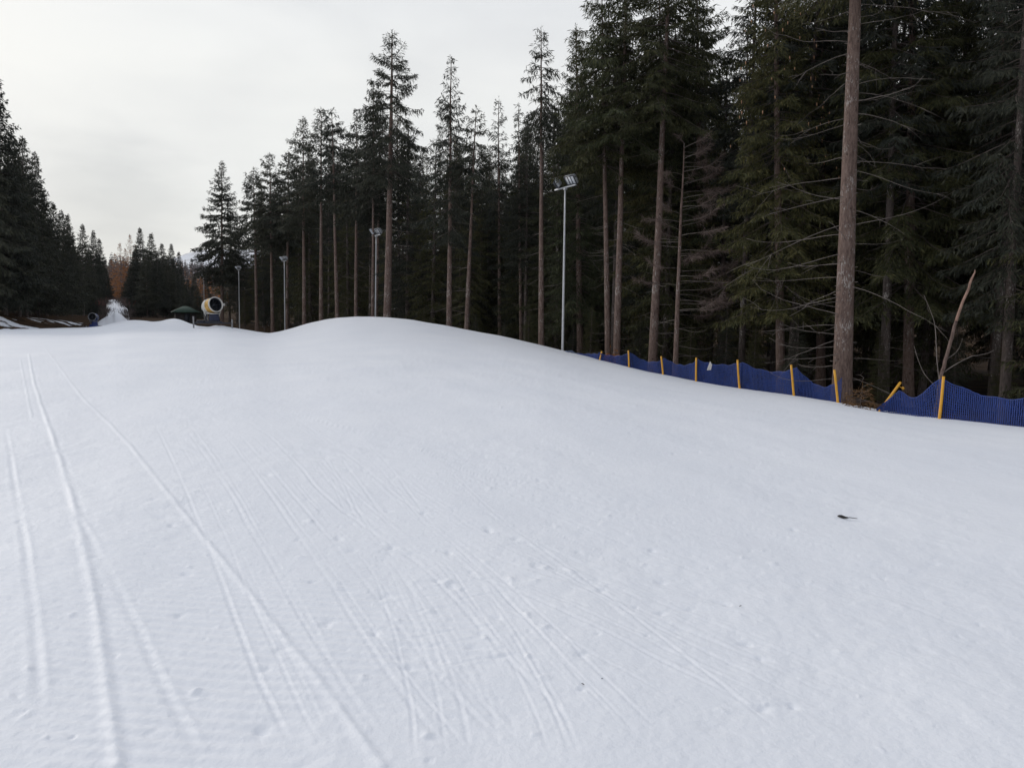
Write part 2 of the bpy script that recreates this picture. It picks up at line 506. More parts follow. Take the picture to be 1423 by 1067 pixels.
def build_snow():
    ti = np.linspace(-0.76, 0.76, 1160)
    tx = np.concatenate([np.linspace(-3, -0.8, 60), ti, np.linspace(0.8, 3, 60)])
    # rows bunch towards the eye and end exactly on the crest, then run down behind it
    dsx = np.interp(tx, _tt, _SD)
    y0 = 0.32
    fr = np.concatenate([np.linspace(0, 0.84, 40, endpoint=False), np.linspace(0.84, 1, 540)])[:, None]
    D = 1.0 / ((1 - fr) / y0 + fr / dsx[None])
    back = np.concatenate([np.linspace(0.1, 2, 14), np.geomspace(2.4, 40, 16)])[:, None]
    D = np.vstack([D, dsx[None] + back])
    T = np.broadcast_to(tx[None], D.shape)
    X = T * D; Y = D
    Z = snow_z(X, Y)
    s = Y / np.interp(T, _tt, _SD)
    live = (s < 1.02)
    near = 1 - 0.85 * sstep(14, 42, Y)
    # lumps left by grooming and feet
    w = 0.35 + 0.65 * sstep(-0.3, 0.3, pnoise(X * 0.5, Y * 0.4, 21))
    h = near * (0.012 * pnoise(X * 1.7, Y * 1.5, 22) + w * 0.008 * pnoise(X * 5.0, Y * 4.2, 23) + w * 0.0042 * pnoise(X * 12, Y * 11, 24)
                + 0.0017 * pnoise(X * 28, Y * 27, 28))
    # snowcat ripples, strongest to the left
    pu = X * 0.10 + Y * 0.995
    lat = X + 0.35 * Y
    rip = np.sin(2 * PI * (pu / 0.082 + 0.5 * pnoise(X * 0.8, Y * 0.8, 25)))
    mask = sstep(0.3, -1.1, X - 0.06 * Y) * (0.4 + 0.6 * sstep(-0.25, 0.25, pnoise(X * 1.1, Y * 0.7, 26)))
    h += 0.0034 * rip * mask * (1 - sstep(6, 13, Y))
    # soft broad wheel-width bands running with the piste
    h += near * 0.004 * np.sin(2 * PI * (X * 0.9 + Y * 0.33) / 1.3 + 1.5 * pnoise(X * .3, Y * .3, 27))
    # tracks
    def track(pix, kind, hgt, wid):
        nonlocal h
        p = np.array([ground_pt(*q) for q in pix]); p = smooth_poly(p, 8)
        p[:, 0] += 0.02 * pnoise(p[:, 1] * 1.3, p[:, 1] * 0 + hgt * 1000, 31)
        d, u_ = signed_dist(X, Y, p, wid * 5)
        a = np.abs(d)
        if kind == 'ridge':
            f = hgt * np.exp(-(d / wid) ** 2) - 0.22 * hgt * np.exp(-((d - 2.0 * wid) / wid) ** 2) - 0.12 * hgt * np.exp(-((d + 2.1 * wid) / wid) ** 2)
            f = f * (0.8 + 0.5 * pnoise(X * 9, Y * 5, 32) + 0.7 * pnoise(X * 1.1, Y * 0.9, 35))
        else:
            f = -hgt * np.exp(-(d / wid) ** 2) + 0.7 * hgt * np.exp(-((d - 1.8 * wid) / (0.8 * wid)) ** 2) + 0.4 * hgt * np.exp(-((d + 1.8 * wid) / wid) ** 2)
        if kind != 'ridge': f = f * np.clip(0.8 + 1.1 * pnoise(X * 0.9, Y * 0.5, 36), 0.2, 1.5)
        if kind != 'ridge': f = f * sstep(0, 0.22, u_) * sstep(1, 0.85, u_)
        f[a > 1e8] = 0
        h = h + f
    track([(40, 492), (46, 525), (60, 570), (84, 640), (108, 725), (128, 815), (143, 905), (154, 1000), (163, 1066)], 'ridge', 0.012, 0.024)
    track([(28, 500), (36, 540), (44, 580)], 'ridge', 0.006, 0.018)
    track([(62, 482), (82, 510), (118, 556), (165, 602), (212, 657), (268, 728), (330, 803), (390, 877), (442, 945), (492, 1012), (532, 1066)], 'ridge', 0.0085, 0.019)
    track([(198, 498), (215, 525), (262, 548), (350, 590), (408, 640), (450, 688), (512, 735), (590, 790), (668, 872), (742, 950), (830, 1040)], 'groove', 0.005, 0.013)
    track([(262, 495), (300, 520), (400, 570), (520, 605), (660, 650), (820, 700), (1020, 760), (1230, 830), (1423, 905)], 'groove', 0.005, 0.016)
    track([(5, 580), (18, 660), (34, 760), (48, 880), (55, 1000)], 'groove', 0.004, 0.02)
    track([(60, 640), (120, 740), (180, 850), (240, 980), (280, 1066)], 'groove', 0.003, 0.02)
    r = np.random.default_rng(40)
    fans = [[(330, 500), (430, 565), (560, 640), (720, 720), (900, 800), (1120, 900), (1380, 1010)],
            [(300, 520), (420, 610), (520, 700), (620, 770), (760, 820), (940, 900), (1150, 1000)],
            [(420, 560), (500, 640), (560, 720), (640, 800), (740, 910), (850, 1040)],
            [(480, 590), (640, 660), (800, 690), (960, 720), (1150, 770), (1420, 850)],
            [(250, 560), (330, 680), (400, 800), (470, 920), (560, 1060)],
            [(560, 740), (640, 780), (700, 860), (760, 960), (800, 1060)]]
    for k in range(70):
        f = np.array(fans[k % len(fans)], float)
        off = float(np.clip(r.normal(0, 75), -95, 160)) ; sl = r.normal(0, 0.07)
        f[:, 0] += off * (0.35 + (f[:, 1] - 480) / 420) + sl * (f[:, 1] - 480)
        a, b = sorted(r.uniform(0, 1, 2)); n = len(f)
        i0 = int(a * 1.9); i1 = n if r.random() < 0.75 else n - 1
        track([tuple(p) for p in f[i0:i1]], 'groove', r.uniform(0.0010, 0.0034), r.uniform(0.007, 0.014))
    # crossing skids
    for k in range(9):
        x0, y0 = r.uniform(350, 700), r.uniform(770, 950)
        track([(x0, y0), (x0 + 60, y0 - 12), (x0 + 130, y0 - 20)], 'groove', 0.004, 0.012)
    # clods, prints and pits
    spots = []
    for k in range(230):
        px = r.normal(640, 230); py = 560 + 430 * r.beta(1.6, 2.2)
        if 0 < px < 1420:
            spots.append((px, py, r.uniform(0.012, 0.042), r.choice([-1, -1, 1])))
    for k in range(110):
        spots.append((r.uniform(0, 1423), 560 + 500 * r.uniform(0, 1), r.uniform(0.01, 0.03), r.choice([-1, 1])))
    spots += [(225, 717, 0.075, -1), (370, 660, 0.06, -1), (480, 822, 0.06, -1), (535, 828, 0.06, -1), (567, 912, 0.06, -1), (365, 1015, 0.05, -1), (1230, 790, 0.11, -1), (1280, 902, 0.07, -1), (430, 1058, 0.05, -1),
              (490, 765, 0.05, -1), (470, 748, 0.05, -1), (545, 760, 0.05, -1), (1185, 722, 0.12, -1), (1000, 1010, .06, -1), (1060, 985, .05, -1), (960, 845, .05, -1)]
    for px, py, rad, sg in spots:
        c = ground_pt(px, py)
        if c[1] > 25: continue
        cl = Y[:, min(len(tx) - 1, np.searchsorted(tx, c[0] / c[1]))]
        i0, i1 = max(0, np.searchsorted(cl, c[1] - rad * 4) - 2), np.searchsorted(cl, c[1] + rad * 4) + 2
        if i1 <= i0: continue
        xs, ys = X[i0:i1], Y[i0:i1]
        an = r.uniform(0, PI); ca, sa = math.cos(an), math.sin(an)
        u = (xs - c[0]) * ca + (ys - c[1]) * sa; v = -(xs - c[0]) * sa + (ys - c[1]) * ca
        q = np.sqrt((u / rad) ** 2 + (v / (rad * 0.7)) ** 2) + 0.5 * pnoise(xs / rad * 0.8, ys / rad * 0.8, 33)
        rad = min(rad, 0.012 + 0.006 * c[1]); am = sg * min(0.015, rad * 0.40) * r.uniform(0.4, 1.1)
        h[i0:i1] += am * np.exp(-np.clip(q, 0, 9) ** 2 * 1.1) * (1 + 0.5 * pnoise(xs / rad * 0.9 + 0.37, ys / rad * 0.9, 34))
    Z = Z + np.where(live, h, 0)
    # the left margin sinks under the bank
    v = X * PN[0] + Y * PN[1]
    nr, nc = X.shape
    i = np.arange(nr - 1)[:, None] * nc; j = np.arange(nc - 1)[None]
    q = np.stack([i + j, i + j + 1, i + nc + j + 1, i + nc + j], -1).reshape(-1, 4)
    me = mesh_np('snow_piste', np.stack([X, Y, Z], -1), q, None, [M['snow']], smooth=True)
    o = link('snow_piste', me); tag(o, kind='structure')


def build_floor():
    a = np.concatenate([-np.geomspace(3500, 60, 40), np.linspace(-58, 58, 117), np.geomspace(60, 3500, 40)])
    b = np.concatenate([[-3500, -1500, -600, -200, -60, -20], np.linspace(-6, 130, 137), np.geomspace(132, 4200, 60)])
    A, B = np.meshgrid(a - 20.0, b)
    Z = floor_z(A, B)
    # keep the soil below the groomed snow
    t = A / np.maximum(B, 0.1)
    inside = (B > 0.2) & (np.abs(t) < 3) & (B < np.interp(t, _tt, _SD) + 0.3)
    sn = snow_base(A, B) - 0.45
    v = A * PN[0] + B * PN[1]
    lim = np.where(inside, np.minimum(Z, sn), Z)
    Z = np.where((B <= 0.2) & (v < 24), -0.6, lim)
    nr, nc = A.shape
    i = np.arange(nr - 1)[:, None] * nc; j = np.arange(nc - 1)[None]
    q = np.stack([i + j, i + j + 1, i + nc + j + 1, i + nc + j], -1).reshape(-1, 4)
    me = mesh_np('forest_floor', np.stack([A, B, Z], -1), q, None, [M['floor']], smooth=True)
    at_ = me.attributes.new('old_snow', 'FLOAT', 'POINT')
    D = np.interp(t, _ct, _cd); msk = ((t < BANK_T[4]) & (B > 40) & (B < D + 12)).astype(np.float32)
    at_.data.foreach_set('value', np.ascontiguousarray(msk.ravel(), dtype=np.float32))
    o = link('forest_floor', me); tag(o, kind='structure')


# ------------------------------------------------------------------ trees
def rot_to(d):
    return Vector(d).to_track_quat('Z', 'Y').to_matrix()


def trunk_shape(mb, rng, H, r0, k=10, bend=0.012, top=1.0, m=0):
    n = max(10, int(H / 0.9))
    h = np.linspace(0, H * top, n)
    h[1] = 0.35; 
    f = h / H
    r = r0 * ((1 - 0.93 * f) ** 0.85) * (1 + 0.45 * np.exp(-h / 0.35))
    w = np.cumsum(rng.normal(0, bend, (n, 2)), axis=0) * np.linspace(0, 1, n)[:, None]
    w -= np.linspace(0, 1, n)[:, None] * w[-1]
    pts = np.column_stack([w, h - 0.25])
    mb.tube(pts, r, k, m)
    return pts, r


def branch_curve(rng, base, az, L, e0, droop, up, n=7, wob=0.03):
    s = np.linspace(0, 1, n)
    out = np.array([math.cos(az), math.sin(az), 0]); side = np.array([-out[1], out[0], 0])
    z = L * (s * math.tan(e0) - droop * s ** 1.7 + up * s ** 3.5)
    lat = L * np.cumsum(rng.normal(0, wob, n))
    return base + s[:, None] * L * out + z[:, None] * np.array([0, 0, 1]) + lat[:, None] * side * s[:, None]


def shoots_to_quads(P, Dr, Ln, Wd, rng):
    """long thin pointed leaf-like faces"""
    n = len(P)
    Dr = Dr / (np.linalg.norm(Dr, axis=1)[:, None] + 1e-9)
    rv = rng.normal(size=(n, 3))
    S = np.cross(Dr, rv); S /= np.linalg.norm(S, axis=1)[:, None] + 1e-9
    mid = P + Dr * (Ln * 0.42)[:, None]
    v = np.stack([P, mid + S * Wd[:, None], P + Dr * Ln[:, None], mid - S * Wd[:, None]], 1)
    return v.reshape(-1, 3), np.arange(n * 4).reshape(-1, 4)


def crown_arrays(rng, H, cb, R, whorl=0.5, nb=6, lstep=0.13, sstepm=0.07, sl=0.26, sw=0.017, droop=0.38, top_sparse=0.0,
                 patchy=0.10, hang=0.6, shape=0.82, low=0.75, bias=None, wood=True):
    Ps, Ds, Ls, Ws = [], [], [], []
    mb = MB()
    h = cb
    bare_az = rng.uniform(0, 2 * PI)
    while h < H - 0.25:
        t = (H - h) / (H - cb)
        prof = min(1.0, (t * 1.22) ** shape) * (1 - (1 - low) * max(0, t - 0.7) / 0.3)
        n = max(3, int(round(nb * (1 if t > 0.25 else 0.75) + rng.normal(0, 0.8))))
        az0 = rng.uniform(0, 2 * PI)
        for k in range(n):
            if rng.random() < patchy:
                continue
            az = az0 + k * 2 * PI / n + rng.normal(0, 0.25)
            L = max(0.22, R * prof * rng.uniform(0.62, 1.15))
            if bias is not None:
                L *= 1 + bias[1] * math.cos(az - bias[0])
            if rng.random() < 0.08: L *= 1.25
            e0 = math.radians(48 - 60 * min(1, t * 1.5)) + rng.normal(0, 0.10)
            e0 = max(e0, -0.45)
            dr = droop * min(1, 0.25 + t) * rng.uniform(0.7, 1.3)
            base = np.array([0, 0, h + rng.uniform(-0.2, 0.2)])
            c = branch_curve(rng, base, az, L, e0, dr, 0.6 * dr, 8)
            if wood:
                mb.tube(c, np.linspace(0.010 + 0.007 * L, 0.004, 8), 3, 1, caps=False)
            # laterals
            m = max(3, int(L / lstep))
            s = np.clip((np.arange(m) + rng.uniform(0, 1, m)) / m, 0.04, 1)
            s = s[s > (0.28 if L > 1.5 and t > 0.35 else 0.08)]
            if len(s) == 0: continue
            f = s * 7; i = np.minimum(f.astype(int), 6); fr = (f - i)[:, None]
            pos = c[i] * (1 - fr) + c[i + 1] * fr
            tang = c[i + 1] - c[i]; tang /= np.linalg.norm(tang, axis=1)[:, None]
            sd = np.cross(tang, np.array([0, 0, 1.0])); sd /= np.linalg.norm(sd, axis=1)[:, None] + 1e-9
            for sg in (-1, 1):
                ll = (0.12 + 0.30 * L * (1 - s) ** 0.6 * np.clip(s * 3, 0.3, 1)) * rng.uniform(0.6, 1.25, len(s))
                ld = sd * sg + tang * rng.uniform(0.5, 1.0, len(s))[:, None] + np.array([0, 0, -0.35]) * rng.uniform(0.4, 1.4, len(s))[:, None]
                ld /= np.linalg.norm(ld, axis=1)[:, None]
                cnt = np.maximum(1, (ll / sstepm).astype(int))
                rep = np.repeat(np.arange(len(s)), cnt)
                u = rng.uniform(0, 1, len(rep))
                p = pos[rep] + ld[rep] * (ll[rep] * u)[:, None] + np.array([0, 0, -0.25]) * (ll[rep] * u ** 2)[:, None]
                d = ld[rep] * rng.uniform(0.3, 1.0, len(rep))[:, None] + np.array([0, 0, -1.0]) * (hang * rng.uniform(0.2, 1.5, len(rep)))[:, None] + rng.normal(0, 0.25, (len(rep), 3))
                Ps.append(p); Ds.append(d)
                Ls.append(sl * rng.uniform(0.55, 1.3, len(rep))); Ws.append(sw * rng.uniform(0.6, 1.4, len(rep)))
            # along the axis and at the tip
            q = max(3, int(L / sstepm))
            s2 = rng.uniform(0.25, 1, q); f = s2 * 7; i = np.minimum(f.astype(int), 6); fr = (f - i)[:, None]
            p = c[i] * (1 - fr) + c[i + 1] * fr
            tg = c[i + 1] - c[i]; tg /= np.linalg.norm(tg, axis=1)[:, None]
            Ps.append(p); Ds.append(tg + rng.normal(0, 0.5, (q, 3)) + np.array([0, 0, -0.3 * hang]))
            Ls.append(sl * rng.uniform(0.5, 1.0, q)); Ws.append(sw * rng.uniform(0.7, 1.2, q))
        h += whorl * rng.uniform(0.75, 1.25) * (1.0 if t > 0.2 else 0.8)
    # leader
    q = 14
    hz = H - rng.uniform(0, 1.0, q) ** 1.5 * 0.9
    Ps.append(np.column_stack([np.zeros(q), np.zeros(q), hz])); Ds.append(np.column_stack([rng.normal(0, 0.5, q), rng.normal(0, 0.5, q), rng.uniform(0.6, 1.4, q)]))
    Ls.append(np.full(q, sl * 0.7)); Ws.append(np.full(q, sw * 0.7))
    return np.vstack(Ps), np.vstack(Ds), np.concatenate(Ls), np.concatenate(Ws), mb


def crown_mesh(name, rng, needle, H, cb, R, wood='twig', **kw):
    P, D, L, W, mb = crown_arrays(rng, H, cb, R, **kw)
    # follow nothing but the straight stem: small offset is hidden by the needles
    v, q = shoots_to_quads(P, D, L, W, rng)
    mq = np.zeros(len(q), int)
    if mb.n:
        wv = np.vstack(mb.v); wq = np.vstack(mb.q)
        q = np.vstack([q, wq + len(v)]); mq = np.concatenate([mq, np.ones(len(wq), int)]); v = np.vstack([v, wv])
    return mesh_np(name, v, q, None, [M[needle], M[wood]], mq)


def dead_branches(mb, rng, h0, h1, n, Lr, r=0.014, m=1, twigs=2, az_bias=None):
    for i in range(n):
        h = rng.uniform(h0, h1)
        az = rng.uniform(0, 2 * PI)
        L = rng.uniform(*Lr) * rng.uniform(0.5, 1.0)
        c = branch_curve(rng, np.array([0, 0, h]), az, L, rng.uniform(-0.25, 0.22), rng.uniform(0.1, 0.45), rng.uniform(0.0, 0.4), 8, 0.025)
        rr = r * (0.6 + 0.25 * L)
        mb.tube(c, np.linspace(rr, rr * 0.25, 8), 4, m, caps=False)
        for k in range(rng.integers(0, twigs + 1)):
            j = rng.integers(3, 7)
            d = c[j] - c[j - 1]; d /= np.linalg.norm(d)
            d = d + rng.normal(0, 0.5, 3); l = L * rng.uniform(0.12, 0.32)
            mb.tube(np.array([c[j], c[j] + d * l * 0.5, c[j] + d * l + np.array([0, 0, -0.1 * l])]), [rr * 0.4, rr * 0.3, rr * 0.15], 3, m, caps=False)


def place_axis(bx, by, depth, tx, ty):
    """foot, height and sideways lean of a tree seen from (bx,by) to (tx,ty)"""
    p = at(bx, by, depth); p[2] = float(floor_z(p[0], p[1])) - 0.05
    # foot: continue the stem line down to the soil
    q0 = at(bx, by, depth); q1 = at(tx, ty, depth)
    k = (p[2] - q0[2]) / (q1[2] - q0[2])
    foot = q0 + (q1 - q0) * k
    foot[2] = float(floor_z(foot[0], foot[1])) - 0.05
    d = q1 - foot
    return foot, float(np.linalg.norm(d)), math.atan2(d[0], d[2]), d


def hero(label, bx, by, depth, tx, ty, cby, hw, tw, needle='green', seed=0, dead=26, dl=(0.6, 2.2), bark='bark', name='spruce_tree', group=None, **kw):
    rng = np.random.default_rng(1000 + seed)
    foot, H, lean, d = place_axis(bx, by, depth, tx, ty)
    root = empty(name, foot, (0, lean, 0))
    cz = at(bx, cby, depth)[2] - foot[2]
    R = 1.12 * hw * depth / F; r0 = tw * depth / F / 2
    mb = MB(); trunk_shape(mb, rng, H, r0)
    if dead:
        dead_branches(mb, rng, max(1.2, cz * 0.12), cz + 1.0, dead, dl)
    mb.build('trunk', [M[bark], M['dead']], root, smooth=True)
    sc = max(1.0, depth / 45.0)
    a = dict(whorl=0.46 * sc ** 0.4, sl=0.27 * sc ** 0.5, sw=0.021 * sc ** 0.8, lstep=0.11 * sc ** 0.5, sstepm=0.058 * sc ** 0.5, nb=7)
    a.update(kw)
    me = crown_mesh('crown', rng, needle, H, cz, R, **a)
    link('crown', me, root)
    tag(root, label, 'tree', group)
    return root


PROTO = {}


def proto(kind, i, H=26.0):
    key = (kind, i)
    if key in PROTO: return PROTO[key]
    rng = np.random.default_rng(abs(hash(kind)) % 1 + 77 * i + {'bare': 1, 'full': 2, 'far': 3, 'larch': 4}[kind] * 1000)
    mb = MB()
    if kind == 'bare':
        trunk_shape(mb, rng, H, 0.21, 7); dead_branches(mb, rng, 2, 13, 30, (0.6, 2.4))
        me = crown_mesh('crown', rng, 'green_cold', H, 10.5 + 2 * (i % 2), 3.0, whorl=0.5, sl=0.32, sw=0.024, lstep=0.15, sstepm=0.085)
    elif kind == 'full':
        trunk_shape(mb, rng, H, 0.24, 7)
        me = crown_mesh('crown', rng, 'green_warm' if i % 2 else 'green_cold', H, 2.2 + 1.5 * (i % 3), 3.5, whorl=0.55, sl=0.32, sw=0.024, lstep=0.15, sstepm=0.085, patchy=0.08)
    elif kind == 'far':
        trunk_shape(mb, rng, H, 0.24, 5)
        me = crown_mesh('crown', rng, 'green_cold', H, 2.4 + 1.7 * (i % 3), 4.0, whorl=0.55, nb=9, sl=0.55, sw=0.065, lstep=0.22, sstepm=0.15, patchy=0.04, low=0.95, shape=0.86)
    else:
        trunk_shape(mb, rng, H, 0.24, 5)
        me = crown_mesh('crown', rng, 'rust', H, 6.0, 4.2, whorl=0.8, nb=6, sl=0.55, sw=0.05, lstep=0.3, sstepm=0.22, patchy=0.1, droop=0.1)
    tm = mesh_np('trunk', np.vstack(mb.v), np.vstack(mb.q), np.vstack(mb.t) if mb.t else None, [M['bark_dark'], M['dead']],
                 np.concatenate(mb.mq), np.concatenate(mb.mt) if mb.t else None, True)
    PROTO[key] = (tm, me, H)
    return PROTO[key]


def plant(kind, i, x, y, H, wide, label, group, rng, name='spruce_tree'):
    tm, me, h0 = proto(kind, i)
    r = empty(name, (x, y, float(floor_z(x, y)) - 0.05), (rng.normal(0, 0.012), rng.normal(0, 0.012), rng.uniform(0, 2 * PI)))
    s = H / h0
    r.scale = (s * wide, s * wide, s)
    link('trunk', tm, r); link('crown', me, r)
    tag(r, label, 'tree', group)
    return r


SKY = [(-400, -200), (-60, 20), (0, 112), (10, 128), (20, 178), (35, 193), (50, 215), (62, 268), (80, 284), (100, 300), (115, 315), (130, 322), (145, 335), (158, 352), (172, 345), (185, 335), (197, 318), (206, 335), (213, 325), (222, 345),
       (230, 340), (240, 342), (252, 352), (260, 400), (273, 400), (278, 330), (300, 250), (308, 232), (318, 260), (330, 305), (340, 280), (352, 238), (362, 245), (375, 218), (388, 240), (400, 214), (410, 200), (420, 168), (434, 175), (446, 155), (460, 158), (475, 190), (486, 180),
       (495, 164), (508, 140), (520, 100), (545, 70), (570, 130), (588, 190), (605, 150), (626, 110), (643, 180), (662, 158), (680, 190), (693, 160), (708, 200), (722, 165), (738, 150), (752, 90), (772, 130), (790, 70), (830, 0), (1000, 0), (1012, 70), (1026, 55), (1040, 0), (1060, -200), (1900, -500)]
_sx = np.array([s[0] for s in SKY], float); _sy = np.array([s[1] for s in SKY], float)


def sky_limit(px, half):
    xs = np.linspace(px - half, px + half, 7)
    return float(np.interp(px, _sx, _sy)), float(np.max(np.interp(xs, _sx, _sy)))


def build_heroes():
    # --- the big bare stem behind the gap of the fence
    rng = np.random.default_rng(61)
    foot, H, lean, d = place_axis(1170, 548, 28.0, 1206, -480)
    big = empty('spruce_tree', foot, (0, lean, 0))
    mb = MB(); trunk_shape(mb, rng, H, 0.36, 16, 0.008)
    for i in range(90):                                               # short broken stubs
        h = rng.uniform(1, H * 0.62); az = rng.uniform(0, 2 * PI); rr = 0.34 * (1 - 0.9 * h / H)
        o_ = np.array([math.cos(az), math.sin(az), 0]); l = rng.uniform(0.04, 0.14)
        mb.tube(np.array([[0, 0, h] + o_ * rr * 0.8, [0, 0, h + 0.02] + o_ * (rr + l)]), [0.02, 0.012], 5, 1)
    mb.build('trunk', [M['bark'], M['dead']], big, smooth=True)
    for i in range(64):
        h = 1.1 + (H * 0.60 - 1.1) * (i + rng.uniform(0, 1)) / 64
        az = rng.choice([0.0, PI]) + rng.normal(0, 0.75)
        L = rng.uniform(1.6, 4.2) * (1.0 if h < 9 else 0.85)
        c = branch_curve(rng, np.array([0, 0, h]), az, L, rng.uniform(-0.22, 0.30), rng.uniform(0.1, 0.5), rng.uniform(0.0, 0.35), 10, 0.045)
        b = MB(); rr = rng.uniform(0.010, 0.019)
        b.tube(c, np.linspace(rr, rr * 0.3, 10), 5, 0)
        for k in range(rng.integers(0, 4)):
            j = rng.integers(4, 9); dd = c[j] - c[j - 1]; dd /= np.linalg.norm(dd)
            dd = dd + rng.normal(0, 0.45, 3); l = L * rng.uniform(0.1, 0.3)
            b.tube(np.array([c[j], c[j] + dd * l * 0.5, c[j] + dd * l + np.array([0, 0, -0.1 * l])]), [rr * 0.5, rr * 0.35, rr * 0.2], 4, 0)
        b.build('dead_branch', M['dead'], big, smooth=True)
    link('crown', crown_mesh('crown', rng, 'green_warm', H, H * 0.60, 3.6), big)
    tag(big, 'thick bare spruce trunk with long dead branches at the gap in the blue net', 'tree')

    # --- the dead spruce with reddish fine twigs
    rng = np.random.default_rng(62)
    foot, H, lean, d = place_axis(939, 503, 36.5, 951, 192)
    dead = empty('dead_spruce', foot, (0, lean, 0))
    mb = MB(); trunk_shape(mb, rng, H, 0.15, 9, 0.012)
    mb.build('trunk', [M['bark']], dead, smooth=True)
    Pp, Dd, Ll, Ww = [], [], [], []
    for i in range(58):
        h = H * (0.14 + 0.84 * (i + rng.uniform(0, 1)) / 58); f = h / H
        az = rng.normal(0, 0.8) if rng.random() < 0.72 else PI + rng.normal(0, 0.7)
        L = (0.8 + 2.9 * (1 - abs(f - 0.45) * 1.35)) * rng.uniform(0.55, 1.05) * (1 if abs(math.cos(az)) > 0.3 and math.cos(az) > 0 else 0.65)
        L = max(L, 0.4)
        c = branch_curve(rng, np.array([0, 0, h]), az, L, rng.uniform(-0.1, 0.2) + 0.25 * f, rng.uniform(0.15, 0.4), rng.uniform(0.1, 0.45), 9, 0.02)
        b = MB(); rr = rng.uniform(0.010, 0.016)
        b.tube(c, np.linspace(rr, rr * 0.35, 9), 4, 0)
        b.build('dead_branch', M['dead'], dead, smooth=True)
        if f > 0.3:
            n = int(75 * L)
            s = rng.uniform(0.45, 1, n); k = np.minimum((s * 8).astype(int), 7); fr = (s * 8 - k)[:, None]
            p = c[k] * (1 - fr) + c[k + 1] * fr
            tg = c[k + 1] - c[k]; tg /= np.linalg.norm(tg, axis=1)[:, None]
            Pp.append(p); Dd.append(tg * 0.9 + rng.normal(0, 0.55, (n, 3)) + np.array([0, 0, -0.25]))
            Ll.append(rng.uniform(0.15, 0.5, n)); Ww.append(np.full(n, 0.006))
    v, q = shoots_to_quads(np.vstack(Pp), np.vstack(Dd), np.concatenate(Ll), np.concatenate(Ww), rng)
    link('twigs', mesh_np('twigs', v, q, None, [M['dead_twig']]), dead)
    tag(dead, 'slender dead spruce with bare arching branches and reddish twigs behind the net fence', 'tree')

    # --- front row, from the fence end to the far end
    hero('tall spruce with clean pinkish trunk just behind the fence, next to the reddish dead spruce', 907, 498, 38.5, 934, -120, 165, 88, 13.5, 'green_warm', 3, 34, droop=0.45)
    hero('right one of two close spruce stems rising side by side behind the blue fence', 857, 491, 40.5, 872, -95, 175, 86, 11, 'green', 4, 30)
    hero('left one of two close spruce stems rising side by side behind the blue fence', 845, 492, 41.5, 836, -25, 225, 76, 9.5, 'green_warm', 5, 26)
    hero('slim spruce with narrow pointed crown, its trunk left of the big floodlight mast', 752, 484, 45, 752, 38, 195, 36, 9.5, 'green_cold', 6, 34, dl=(0.4, 1.5), droop=0.6, patchy=0.22)
    hero('pointed spruce with long drooping crown above the right shoulder of the snow mound', 624, 455, 52, 627, 82, 330, 44, 9, 'green_cold', 7, 18, patchy=0.25, droop=0.6)
    hero('shorter spruce with thin bare stem beside the pointed drooping one', 648, 460, 51, 662, 150, 265, 36, 7.5, 'green_cold', 8, 18)
    hero('tallest spruce of the middle stretch, thick trunk right of the second floodlight mast', 538, 444, 60, 545, 43, 240, 60, 12.5, 'green_cold', 9, 34, droop=0.55, patchy=0.22, dl=(0.8, 3))
    hero('thin stem touching the head of the second floodlight mast, left side', 518, 445, 64, 519, 118, 285, 34, 5.5, 'green_cold', 10, 18)
    hero('thin pale-flecked stem directly behind the second floodlight mast', 523, 445, 66.5, 529, 135, 300, 34, 5, 'green_cold', 11, 18)
    hero('spruce with bare trunk behind the left shoulder of the snow mound', 469, 445, 69, 461, 153, 255, 40, 6.5, 'green_cold', 12, 26)
    hero('spruce with forked-looking double top left of the mound summit', 495, 443, 68, 496, 158, 300, 36, 6, 'green_cold', 15, 20)
    hero('spruce with ragged top, trunk above the left foot of the snow mound', 446, 450, 73, 446, 150, 275, 40, 6.5, 'green_cold', 13, 26, patchy=0.22)
    hero('spruce with uneven crown right of the third floodlight mast', 423, 455, 76, 421, 163, 310, 40, 6, 'green_cold', 14, 20)
    hero('spruce whose trunk rises directly behind the third floodlight mast', 399, 463, 91, 401, 208, 330, 36, 5, 'green_cold', 16, 20)
    hero('spruce left of the third floodlight mast, over the dip in the snow', 379, 465, 92, 375, 213, 335, 36, 5.2, 'green_cold', 17, 18)
    hero('spruce with ragged crown right of the fourth floodlight mast', 357, 462, 98, 352, 234, 335, 34, 5, 'green_cold', 18, 18, patchy=0.2)
    hero('free-standing spruce with layered conical crown above the yellow snow gun', 309, 458, 116, 308, 225, 385, 39, 5, 'green_cold', 19, 10, droop=0.25, patchy=0.1, nb=8, shape=0.95)
    hero('thin see-through spruce top between the slim spruce and the drooping one', 694, 470, 60, 693, 136, 330, 30, 6, 'green_cold', 20, 12, patchy=0.5)
    hero('thin see-through spruce top close left of the slim narrow spruce', 724, 475, 56, 721, 146, 320, 28, 6, 'green_cold', 21, 12, patchy=0.5)
    # --- dense ones right of the dead spruce
    hero('dense spruce with its edge against the last gap of sky behind the dead spruce', 975, 505, 42, 968, -70, 330, 72, 11, 'green', 23, 10)
    hero('olive spruce hung with cones, left of the thick bare trunk', 1085, 520, 34, 1078, -230, 425, 78, 13, 'green_warm', 24, 10, patchy=0.06)
    hero('dense olive spruce filling the space behind the thick bare trunk', 1140, 520, 37, 1148, -330, 440, 95, 13, 'green_warm', 25, 8, patchy=0.06)
    hero('dense olive spruce with low sweeping boughs right of the thick bare trunk', 1262, 525, 32, 1272, -420, 400, 118, 15, 'green_warm', 26, 14, patchy=0.06)
    hero('spruce with dim brown trunk at the right edge of the wood', 1384, 540, 32.5, 1398, -430, 410, 118, 17, 'green_warm', 27, 14, patchy=0.1)
